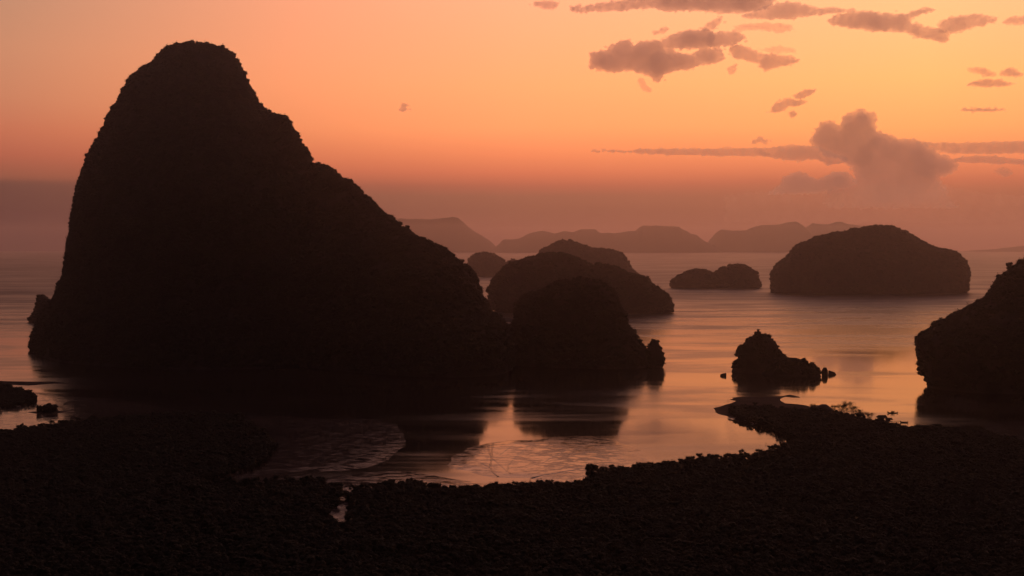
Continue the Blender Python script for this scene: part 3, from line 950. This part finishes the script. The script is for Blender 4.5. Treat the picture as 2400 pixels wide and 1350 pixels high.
def rim(pts, step, label, group, z=LZ):
    c = gp(pts, z)
    seg = np.concatenate([[0], np.cumsum(np.linalg.norm(np.diff(c, axis=0), axis=1))])
    s = 0.0
    while s < seg[-1]:
        x = np.interp(s, seg, c[:, 0]); y = np.interp(s, seg, c[:, 1])
        sc = random.choice((0.6, 0.75, 0.9, 1.0, 1.1, 1.25))
        how = 'low young ' if sc < 0.65 else ('tall ' if sc > 1.2 else ('small ' if sc < 0.8 else ''))
        plant(x + random.uniform(-1, 1), y + random.uniform(-2.6, 0.0), 0.1, sc * random.uniform(0.92, 1.05), how + label, how + group)
        s += step * random.uniform(0.7, 1.35)


rim(can_left[1:13], 4.6, 'rim mangrove on the left shore under the lone islet bush', 'mangroves on the left rim')
rim(can_left[16:25], 12.0, 'rim mangrove on the dark rounded point beside the dim mudflat', 'mangroves on the rounded point')
rim(can_left[25:37], 4.6, 'rim mangrove along the dim creek mouth at the lower left', 'mangroves by the creek mouth')
rim(can_right[3:14], 3.6, 'mangrove on the rim between the creek gap and the pale channel', 'mangroves right of the creek gap')
rim(can_right[13:22], 3.6, 'mangrove on the rim directly below the pale channel', 'mangroves below the pale channel')
rim(can_right[21:29], 3.6, 'mangrove on the rim under the track, left of the standing-out tree', 'mangroves left of the standing-out tree')
rim(can_right[30:36], 3.8, 'mangrove on the rim just right of the standing-out tree', 'mangroves right of the standing-out tree')
rim(can_right[35:41], 3.8, 'mangrove midway along the slanting shore of the orange lagoon', 'mangroves midway along the lagoon')
rim(can_right[40:46], 3.8, 'mangrove on the lagoon shore close to the root of the spit', 'mangroves at the root of the spit')
rim(can_right[46:52], 4.0, 'rim mangrove on the inner side of the curved spit', 'mangroves inside the spit')
rim(can_right[53:62], 4.4, 'rim mangrove on the outer side of the curved spit', 'mangroves outside the spit')
rim(can_right[66:80], 4.4, 'rim mangrove on the far shore under the black headland', 'mangroves by the headland')
pc = [(0, 898), (22, 900), (30, 904), (50, 908), (57, 912), (70, 916), (76, 921), (83, 926), (79, 934), (62, 941)]
rim(pc, 4.2, 'rim mangrove on the dark clump at the left edge', 'mangroves of the left clump')

# islet bush in the shallows
bi = on_plane(110, 968)
(tv, tf), (cv, cf) = tree_arrays(777, 8.0, 4.8, 900, 7, 0.6, full=14)
kindB = (mesh_np('trunk', tv, tf), mesh_np('crown', cv, cf, False)); kindB[0].materials.append(M_BARK); kindB[1].materials.append(M_LEAF)
for i, (dx, s, lab) in enumerate([(-6.2, 0.80, 'leafy tree at the left end of the tiny shallow-water islet'), (0.2, 0.98, 'tallest leafy tree in the middle of the tiny shallow-water islet'),
                                  (5.8, 0.86, 'leafy tree at the right end of the tiny shallow-water islet'),
                                  (-3.0, 0.7, 'lower bushy tree left of the tallest one on the tiny islet'), (3.2, 0.8, 'bushy tree right of the tallest one on the tiny islet')]):
    plant(bi[0] + dx, bi[1] + 1, 0.1, s, lab, 'trees on the tiny islet', kindB)

# tall feature trees
(tv, tf), (cv, cf) = tree_arrays(555, 10.0, 4.8, 1300, 9, 0.5, full=16)
kindT = (mesh_np('trunk', tv, tf), mesh_np('crown', cv, cf, False)); kindT[0].materials.append(M_BARK); kindT[1].materials.append(M_LEAF)
(tv, tf), (cv, cf) = tree_arrays(556, 10.5, 5.2, 1700, 8, 0.5, sparse=True, full=12)
kindS = (mesh_np('trunk', tv, tf), mesh_np('crown', cv, cf, False)); kindS[0].materials.append(M_BARK); kindS[1].materials.append(M_LEAF)
(tv, tf), (cv, cf) = tree_arrays(557, 6.0, 3.6, 60, 8, 0.22, sparse=True)
kindN = (mesh_np('trunk', tv, tf), mesh_np('crown', cv, cf, False)); kindN[0].materials.append(M_BARK); kindN[1].materials.append(M_LEAF)


def feature(px, pybase, s, label, kind, name='tree', cat='tree', group=None, rot=None):
    q = on_plane(px, pybase)
    return plant(q[0], q[1], 0.3, s, label, group, kind, name, cat, rot)


feature(1386, 1124, 1.0, 'tall full tree standing out where the shore turns by the bright mudflat', kindT)
feature(1237, 1146, 1.0, 'thin bare tree poking above the shore trees beside the pale track', kindN)
feature(1985, 972, 0.95, 'tallest leafy tree on the spit beside the bare mound', kindS)
feature(1972, 972, 0.75, 'open-crowned tree between the bare mound and the tallest spit tree', kindS)
feature(2000, 975, 0.72, 'open-crowned tree just right of the tallest spit tree', kindS)
feature(2012, 980, 0.62, 'low scraggly tree midway between the spit tree and the hut', kindS)
feature(2024, 984, 0.55, 'twiggy bush on the spit slope towards the hut', kindS)
feature(2038, 988, 0.62, 'slender twiggy tree just left of the stilt hut', kindS)
feature(1955, 967, 0.55, 'small bush against the right side of the bare mound', kindS)
feature(1905, 963, 0.5, 'small bush on the left side of the bare mound', kindS)


def crest_tree(px, py, DD, s, label, kind, rot=None):
    """tree rooted on an island crest at the traced spot"""
    q = at_depth(px, py, DD)
    plant(q[0], q[1], q[2], s, label, 'single trees on the island crests', kind, 'tree', 'tree', rot)


crest_tree(955, 541, 1590, 0.75, 'dark tuft of a tree standing proud on the long ridge', kindT)
crest_tree(573, 186, 1790, 0.6, 'small tree leaning out from the right cliff of the huge peak', kindS)
crest_tree(236, 322, 1790, 0.75, 'bulging tree on the left cliff of the huge peak', kindT)
crest_tree(1092, 628, 1540, 0.6, 'ragged tree low on the long ridge before it drops', kindT)
crest_tree(2365, 632, 1285, 0.8, 'tree standing above the crest of the headland near the edge', kindT)
crest_tree(2268, 716, 1285, 0.75, 'bare branching tree on the headland slope', kindN)
crest_tree(2240, 730, 1285, 0.55, 'small bare tree lower on the headland slope', kindN)
crest_tree(2205, 753, 1285, 0.4, 'bushy tree above the headland overhang', kindT)
crest_tree(2149, 806, 1285, 0.4, 'little tree hanging off the tip of the headland overhang', kindS)
crest_tree(1777, 779, 1395, 0.4, 'flat tree crowning the conical islet', kindT)


# ------------------------------------------------------------------ stilt huts, jetty, boat
def bx(V, Fc, c, s, rz=0.0):
    k = len(V)
    for x in (-1, 1):
        for y in (-1, 1):
            for z in (-1, 1):
                a, b_ = x * s[0] / 2, y * s[1] / 2
                V.append((c[0] + a * math.cos(rz) - b_ * math.sin(rz), c[1] + a * math.sin(rz) + b_ * math.cos(rz), c[2] + z * s[2] / 2))
    for f in [(0, 1, 3, 2), (4, 6, 7, 5), (0, 4, 5, 1), (2, 3, 7, 6), (0, 2, 6, 4), (1, 5, 7, 3)]:
        Fc.append(tuple(k + q for q in f))


def part(name, boxes, mat, parent):
    V, Fc = [], []
    for b_ in boxes: bx(V, Fc, *b_)
    me = bpy.data.meshes.new(name); me.from_pydata(V, [], Fc); me.update()
    o = link(name, me, mat, parent)
    m_ = o.modifiers.new('soften', 'BEVEL'); m_.width = 0.02; m_.segments = 1
    return o


def hip_roof(parent, w, d, z0, h, inset, mat):
    V = [(-w / 2, -d / 2, z0), (w / 2, -d / 2, z0), (w / 2, d / 2, z0), (-w / 2, d / 2, z0),
         (-w / 2 + inset, 0, z0 + h), (w / 2 - inset * 0.5, 0, z0 + h)]
    V += [(x, y, z - 0.18) for x, y, z in V[:4]]
    Fc = [(0, 1, 5, 4), (2, 3, 4, 5), (1, 2, 5), (3, 0, 4), (0, 6, 7, 1), (1, 7, 8, 2), (2, 8, 9, 3), (3, 9, 6, 0), (6, 9, 8, 7)]
    me = bpy.data.meshes.new('roof'); me.from_pydata(V, [], Fc); me.update()
    return link('roof', me, mat, parent)


def hut(px, pyb, w, d, floor, wallh, roofh, label, seed):
    q = on_plane(px, pyb)
    root = empty('stilt_hut', (q[0], q[1], 0.2)); root.rotation_euler.z = 0.08
    tag(root, label, 'hut', 'stilt huts at the end of the spit')
    for sx in (-1, 0, 1):
        for sy in (-1, 1):
            part('post', [((sx * w * 0.42, sy * d * 0.42, (floor + wallh) / 2), (0.16, 0.16, floor + wallh))], M_WOOD, root)
    part('floor', [((0, 0, floor), (w * 0.96, d * 0.96, 0.18))], M_WOOD, root)
    t = 0.1
    part('wall', [((-w * 0.1, -d * 0.40, floor + wallh * 0.5), (w * 0.55, t, wallh * 0.96)),
                  ((0, d * 0.38, floor + wallh * 0.3), (w * 0.8, t, wallh * 0.55)),
                  ((-w * 0.40, 0, floor + wallh * 0.5), (t, d * 0.8, wallh * 0.96))], M_WOOD, root)
    hip_roof(root, w * 1.2, d * 1.25, floor + wallh, roofh, w * 0.16, M_THATCH)
    return root


hut(2066.5, 990, 6.8, 5.0, 1.4, 2.6, 2.0, 'larger stilt hut with a hipped thatch roof at the end of the spit', 1)
hut(2083, 991, 4.6, 4.2, 1.1, 1.7, 1.3, 'lower open-sided stilt hut attached to the right of the larger hut', 2)
# jetty
q0 = on_plane(2090, 993); q1 = on_plane(2127, 994)
jt = empty('jetty', (q0[0], q0[1], 0)); tag(jt, 'rickety plank jetty running right from the stilt huts', 'jetty')
Lj = q1[0] - q0[0]
part('deck', [((Lj * 0.5, 0, 1.55), (Lj, 1.4, 0.14))], M_WOOD, jt)
for i in range(7):
    part('post', [((Lj * (i + 0.3) / 7.0, random.choice((-0.5, 0.5)), 0.9), (0.14, 0.14, 2.2 + random.uniform(0, 1.1)))], M_WOOD, jt)
part('rail', [((Lj * 0.3, 0.6, 2.3), (Lj * 0.5, 0.08, 0.1))], M_WOOD, jt)


def hull_mesh(L_, W_, H_, prow):
    nx = 24; sec = 7; V = []; Fc = []
    for i in range(nx):
        u = i / (nx - 1) * 2 - 1
        wv = (W_ / 2) * (1 - abs(u) ** 2.6) + 0.05
        keel = 0.18 * H_ + (0.5 * H_ * max(0, abs(u) - 0.55) / 0.45) ** 1.0 - 0.2 * H_
        gun = H_ + prow * max(0.0, (-u - 0.4) / 0.6) ** 2 + 0.3 * H_ * max(0.0, (u - 0.6) / 0.4) ** 2
        for j in range(sec):
            a = (j / (sec - 1)) * math.pi
            y_ = -math.cos(a) * wv; z_ = gun + (keel - gun) * math.sin(a) ** 0.7
            V.append((u * L_ / 2, y_, z_))
    for i in range(nx - 1):
        for j in range(sec - 1):
            a = i * sec + j
            Fc.append((a, a + 1, a + sec + 1, a + sec))
    for i in range(nx - 1):  # deck
        a = i * sec; b_ = i * sec + sec - 1
        Fc.append((a, a + sec, b_ + sec, b_))
    me = bpy.data.meshes.new('hull'); me.from_pydata(V, [], Fc); me.update()
    return me


def longtail(px, py, L_, rz, label, canopy=True):
    q = on_plane(px, py)
    root = empty('longtail_boat', (q[0], q[1], -0.1)); root.rotation_euler.z = rz
    tag(root, label, 'boat', 'boats by the spit')
    link('hull', hull_mesh(L_, 1.7, 0.75, 1.4), M_HULL, root)
    if canopy:
        V, Fc = [], []
        me = bpy.data.meshes.new('canopy'); k = 9
        for i in range(2):
            for j in range(k):
                a = math.pi * j / (k - 1)
                V.append(((-0.16 + 0.36 * i) * L_, -math.cos(a) * 0.95, 1.75 + 0.4 * math.sin(a)))
        for j in range(k - 1): Fc.append((j, j + 1, k + j + 1, k + j))
        me.from_pydata(V, [], Fc); me.update()
        cp = link('canopy', me, M_HULL, root); sm_ = cp.modifiers.new('thick', 'SOLIDIFY'); sm_.thickness = 0.08
        for sx in (-0.15, 0.02, 0.19):
            for sy in (-0.85, 0.85):
                part('pole', [((sx * L_, sy, 1.2), (0.07, 0.07, 1.2))], M_WOOD, root)
        part('cabin_side', [((0.0, 0.6, 1.05), (L_ * 0.3, 0.06, 0.6))], M_HULL, root)
    part('engine', [((L_ * 0.44, 0, 1.15), (0.8, 0.5, 0.6))], M_HULL, root)
    part('tail_shaft', [((L_ * 0.56, 0, 0.75), (1.8, 0.08, 0.08))], M_HULL, root)
    return root


longtail(2092, 968.5, 9.5, 0.06, 'covered longtail boat with upturned prow floating beyond the huts')
longtail(2119, 991, 6.5, -0.35, 'small open longtail boat moored at the end of the jetty', False)
# floats and stakes
for px, py, h_, lab in [(1706, 938.5, 2.2, 'thin stake standing in the water at the tip of the sandbar'),
                        (1765, 947, 2.4, 'short stake on the mud behind the spit trees'),
                        (1795, 1042, 1.8, 'little stake in the orange lagoon')]:
    q = on_plane(px, py); V, Fc = [], []
    bx(V, Fc, (0, 0, h_ / 2), (0.22, 0.22, h_)); bx(V, Fc, (0, 0, h_ * 0.85), (0.7, 0.12, 0.14))
    me = bpy.data.meshes.new('stake'); me.from_pydata(V, [], Fc); me.update()
    o = link('stake', me, M_WOOD); o.location = (q[0], q[1], -0.2)
    tag(o, lab, 'stake', 'stakes around the spit')

# ------------------------------------------------------------------ clouds
def make_cloud(poly, label, DD=34000.0, dens=0.0032, vox=17.0, fine=1.0, seed=0, ydep=290.0, name='cloud', puff=(0.9, 4.2), fade=None):
    P = np.array(poly, float)
    mpp = DD / F
    rg = np.random.default_rng(1000 + seed)
    x0, y0 = P.min(0); x1, y1 = P.max(0)
    n_try = 9000
    xs = rg.uniform(x0, x1, n_try); ys = rg.uniform(y0, y1, n_try)
    d = sd_poly(xs, ys, P)
    ok = d > 0.4
    xs, ys, d = xs[ok], ys[ok], d[ok]
    order = np.argsort(-d)
    chosen = []
    cov = np.zeros(len(xs), bool)
    for i in order:
        if cov[i]: continue
        r = d[i] * 0.98 + 0.8
        chosen.append((xs[i], ys[i], r))
        cov |= (xs - xs[i]) ** 2 + (ys - ys[i]) ** 2 < (r * (0.62 if r > 4 else 0.8)) ** 2
        if len(chosen) > 420: break
    # small puffs on the rim
    npf = int(30 * fine * max(1, (x1 - x0) / 60))
    per = np.vstack([P, P[:1]])
    sl = np.linalg.norm(np.diff(per, axis=0), axis=1); cs_ = np.concatenate([[0], np.cumsum(sl)])
    for q in rg.uniform(0, cs_[-1], npf):
        k = np.searchsorted(cs_, q) - 1; f = (q - cs_[k]) / max(sl[k], 1e-6)
        pt = per[k] * (1 - f) + per[k + 1] * f
        chosen.append((pt[0] + rg.normal() * 0.8, pt[1] + rg.normal() * 0.8, rg.uniform(*puff) * min(1.0, fine + 0.3)))
    for q in rg.uniform(0, cs_[-1], int(cs_[-1] * 0.30 * fine)):     # thin shreds torn off the rim
        k = np.searchsorted(cs_, q) - 1; f = (q - cs_[k]) / max(sl[k], 1e-6)
        pt = per[k] * (1 - f) + per[k + 1] * f
        chosen.append((pt[0] + rg.normal() * 4.5, pt[1] + rg.normal() * 2.2, -rg.uniform(1.0, 2.4)))
    import bmesh
    bm = bmesh.new(); bmesh.ops.create_icosphere(bm, subdivisions=2, radius=1.0)
    iv = np.array([x.co[:] for x in bm.verts]); iff = np.array([[q.index for q in p_.verts] for p_ in bm.faces]); bm.free()
    iv[:, 1] = np.sign(iv[:, 1]) * np.abs(iv[:, 1]) ** 0.45       # flatter faces, steeper flanks
    V, Fc, k = [], [], 0
    for (px, py, r) in chosen:
        c = at_depth(px, py, DD)
        shred = r < 0; r = abs(r)
        rm = r * mpp
        yd = (float(np.clip(rm * 1.1, 150, ydep)) if not shred else 75.0) * (1.0 if fade is None else float(np.clip((fade[1] - py) / (fade[1] - fade[0]), 0.06, 1)))
        yd = max(yd, vox * 1.6)
        c = c + np.array([0, rg.normal() * ydep * 0.15, 0])
        V.append(iv * np.array([rm * (rg.uniform(1.2, 2.8) if shred else 1.0), yd, rm * (0.8 if shred else 1.0)]) + c); Fc.append(iff + k); k += len(iv)
    V = np.concatenate(V); Fc = np.concatenate(Fc)
    cen = V.mean(0)
    me = mesh_np('cloud_src', V - cen, Fc)
    tmp = bpy.data.objects.new('tmp', me); COL.objects.link(tmp)
    m_ = tmp.modifiers.new('r', 'REMESH'); m_.mode = 'VOXEL'; m_.voxel_size = vox
    dg = bpy.context.evaluated_depsgraph_get()
    ev = tmp.evaluated_get(dg)
    out = bpy.data.meshes.new_from_object(ev)
    bpy.data.objects.remove(tmp)
    nv = len(out.vertices)
    co = np.empty(nv * 3); out.vertices.foreach_get('co', co); co = co.reshape(-1, 3)
    no = np.empty(nv * 3); out.vertex_normals.foreach_get('vector', no) if hasattr(out, 'vertex_normals') else None
    no = no.reshape(-1, 3)
    w = co + cen
    s1 = 160.0
    dsp = fbm(w[:, 0] / s1, w[:, 1] / s1, w[:, 2] / s1, 4, 0.6) * 46 * fine
    dsp = dsp + (fbm(w[:, 0] / 48, w[:, 1] / 60, w[:, 2] / 40 + 7, 3, 0.6) * 30 * fine)
    co = co + no * dsp[:, None]
    out.vertices.foreach_set('co', co.ravel()); out.update()
    out.materials.clear(); out.materials.append(cloud_mat('cloud_vapour', dens))
    out.name = name
    o = bpy.data.objects.new(name, out); COL.objects.link(o); o.location = cen
    tag(o, label, 'cloud', 'evening clouds over the bay')
    return o


Zc = lambda pts: [(1300 + x / 2.1818, y / 2.1818) for x, y in pts]
CL = [
    ([(1250, 8), (1275, 4), (1300, 3), (1310, 8), (1300, 15), (1285, 20), (1262, 14)], 'small ragged cloud alone at the top edge, above the middle of the bay', 0.0022),
    ([(1338, 21), (1350, 14), (1370, 18), (1400, 10), (1440, 5), (1480, -2), (1520, -12), (1640, -40), (1790, -34), (1815, 0), (1795, 15), (1760, 25), (1710, 30), (1660, 25), (1620, 22),
      (1575, 24), (1550, 22), (1530, 15), (1500, 18), (1450, 24), (1420, 24), (1370, 26), (1345, 26)], 'long dark cloud bank cut by the top edge', 0.0030),
    ([(1740, 36), (1780, 25), (1800, 15), (1840, 7), (1880, 12), (1920, 20), (1970, 22), (2000, 25), (1960, 28), (1900, 35), (1850, 43), (1800, 42), (1760, 40)], 'flat grey streak of cloud under the end of the long top bank', 0.0026),
    (Zc([(180, 345), (185, 270), (280, 260), (275, 238), (330, 215), (375, 205), (400, 240), (430, 215), (550, 210), (600, 180), (680, 155), (760, 155), (850, 170), (930, 165), (975, 190), (930, 220), (850, 235),
         (740, 246), (600, 246), (560, 252), (640, 272), (700, 285), (730, 262), (760, 250), (850, 255), (870, 290), (830, 320), (740, 330), (700, 350), (620, 360), (560, 380), (530, 418), (500, 410), (490, 385), (450, 370),
         (380, 355), (300, 370), (250, 355)]), 'largest floating cloud with a hanging tip, left of the upper sky group', 0.0030),
    (Zc([(430, 410), (450, 400), (458, 430), (490, 455), (485, 470), (462, 462), (440, 440)]), 'tiny cloud curl under the hanging tip of the largest cloud', 0.0014),
    (Zc([(895, 245), (930, 235), (1000, 250), (1050, 280), (1120, 280), (1200, 295), (1250, 305), (1220, 320), (1120, 345), (1075, 358), (1050, 320), (980, 305), (930, 295), (900, 265)]), 'wedge-shaped cloud right of the largest floating cloud', 0.0026),
    (Zc([(885, 350), (905, 340), (930, 333), (925, 350), (915, 372), (900, 375)]), 'small puff below the gap between the largest cloud and the wedge', 0.0018),
    (Zc([(1060, 255), (1110, 248), (1150, 238), (1210, 255), (1230, 262), (1130, 266)]), 'faint thin wisp above the wedge-shaped cloud', 0.0010),
    (Zc([(758, 152), (780, 128), (800, 115), (850, 92), (845, 118), (820, 138), (790, 150)]), 'little slanting cloud tuft above the largest floating cloud', 0.0020),
    (Zc([(512, 168), (545, 150), (572, 144), (588, 150), (550, 160)]), 'tiny streak up left of the slanting cloud tuft', 0.0018),
    (Zc([(925, 145), (960, 130), (1100, 122), (1200, 130), (1212, 146), (1160, 162), (1080, 150), (1000, 145), (950, 162)]), 'thin ragged cloud between the top streak and the wedge cloud', 0.0014),
    (Zc([(1400, 112), (1430, 85), (1500, 68), (1590, 60), (1680, 72), (1800, 75), (1850, 55), (1920, 43), (1940, 50), (1880, 68), (1820, 88), (1810, 115), (1900, 140), (1960, 150), (2000, 170), (2012, 195), (1990, 225), (1960, 205), (1880, 190),
         (1800, 160), (1740, 155), (1640, 155), (1520, 140), (1420, 122)]), 'long cloud with a drooping right tail near the top right', 0.0028),
    (Zc([(1960, 128), (2020, 95), (2100, 85), (2170, 78), (2250, 100), (2220, 115), (2140, 135), (2060, 160), (2020, 172), (1980, 150)]), 'spindle-shaped cloud just right of the drooping tail cloud', 0.0024),
    (Zc([(2300, 112), (2340, 90), (2400, 88), (2500, 92), (2500, 130), (2400, 124)]), 'cloud scrap cut by the right edge near the top', 0.0020),
    (Zc([(2112, 352), (2150, 352), (2190, 355), (2245, 375), (2250, 385), (2200, 385), (2150, 368)]), 'broken little cloud above the thin lens at the right', 0.0018),
    (Zc([(2282, 376), (2320, 350), (2350, 358), (2392, 384), (2330, 386)]), 'small humped cloud at the right edge', 0.0024),
    (Zc([(2112, 430), (2160, 418), (2260, 413), (2345, 428), (2280, 437), (2180, 437)]), 'thin lens-shaped cloud at the right', 0.0026),
    (Zc([(2075, 564), (2200, 557), (2305, 562), (2200, 568)]), 'hair-thin cloud line at the right, above the towering cumulus', 0.0030),
    (Zc([(1110, 557), (1140, 530), (1190, 508), (1230, 518), (1255, 515), (1275, 524), (1262, 536), (1190, 542), (1160, 565), (1120, 567)]), 'small arched cloud floating left of the towering cumulus', 0.0026),
    (Zc([(1222, 492), (1270, 468), (1330, 464), (1300, 485), (1260, 502)]), 'small leaf-shaped cloud just above the arched one', 0.0026),
    (Zc([(1010, 732), (1035, 710), (1060, 704), (1088, 722), (1080, 730), (1050, 718)]), 'tiny bent wisp above the long flat cloud bar', 0.0018),
    (Zc([(185, 773), (250, 769), (360, 771), (380, 770), (430, 764), (740, 763), (1020, 760), (1220, 748), (1330, 748), (1400, 775), (1500, 815), (1480, 830), (1400, 845), (1360, 818), (1310, 812), (1220, 820), (1050, 795), (880, 796), (560, 788),
         (420, 780), (360, 776)]), 'long thin flat cloud bar reaching left from the towering cumulus', 0.0024),
    (Zc([(1850, 728), (1960, 733), (2180, 730), (2400, 722), (2600, 722), (2600, 785), (2400, 782), (2180, 785), (2000, 780)]), 'upper flat cloud bar reaching right from the towering cumulus', 0.0022),
    (Zc([(2040, 812), (2130, 800), (2230, 800), (2400, 820), (2600, 824), (2600, 845), (2400, 838), (2200, 832), (2060, 828)]), 'lower flat cloud bar reaching right from the towering cumulus', 0.0024),
    ([(939, 258), (942, 249), (948, 246), (955, 247), (950, 254), (945, 260)], 'single tiny pink wisp high over the long dark ridge', 0.0020),
    ([(1851, 266), (1855, 262), (1863, 264), (1862, 270), (1857, 274)], 'tiny dot of cloud right under the small arched cloud', 0.0022),
    ([(2334, 402), (2345, 397), (2362, 398), (2368, 405), (2358, 412), (2345, 409)], 'small smudge of cloud below the right-hand cloud bars', 0.0016),
]
for i, (pl, lab, dn) in enumerate(CL):
    make_cloud(pl, lab, dens=dn * 1.3, seed=i, DD=34000 + 350 * (i % 5), fine=1.0 if i not in (17, 21, 22, 23) else 0.5)
cum = Zc([(1310, 722), (1330, 690), (1350, 640), (1390, 618), (1430, 630), (1460, 655), (1475, 610), (1500, 580), (1535, 582), (1570, 558), (1600, 575), (1635, 575), (1638, 640), (1642, 680), (1700, 690), (1750, 715), (1790, 715),
          (1860, 722), (1900, 740), (1960, 790), (2050, 820), (2060, 850), (2020, 890), (1960, 905), (1990, 960), (2015, 1010), (2060, 1060), (1400, 1060), (1380, 985), (1480, 960), (1540, 940), (1530, 860), (1470, 815), (1380, 790)])
make_cloud(cum, 'towering cumulus cloud with a cauliflower top above the wide loaf-shaped island', 40000.0, dens=0.0033, seed=50, vox=26, ydep=330, fine=1.0, puff=(1.8, 5.5), fade=(395, 490))
lo = Zc([(1165, 935), (1175, 905), (1250, 882), (1300, 900), (1350, 918), (1385, 905), (1420, 885), (1470, 878), (1520, 905), (1545, 935), (1480, 960), (1350, 985), (1100, 990)])
make_cloud(lo, 'low lumpy cloud at the foot of the towering cumulus', 41500.0, dens=0.0036, seed=51, vox=28, ydep=300, fine=0.8, puff=(1.5, 4.5), fade=(425, 500))
bank = [(1700, 462), (1770, 452), (1850, 449), (1930, 446), (2000, 440), (2100, 432), (2215, 436), (2270, 450), (2340, 458), (2420, 462), (2420, 520), (1700, 520)]
make_cloud(bank, 'broad murky cloud bank under the towering cumulus, melting into the haze', 43000.0, dens=0.0006, seed=52, vox=40, ydep=250, fine=0.7, puff=(2, 6), fade=(430, 520))
print('trees', count)
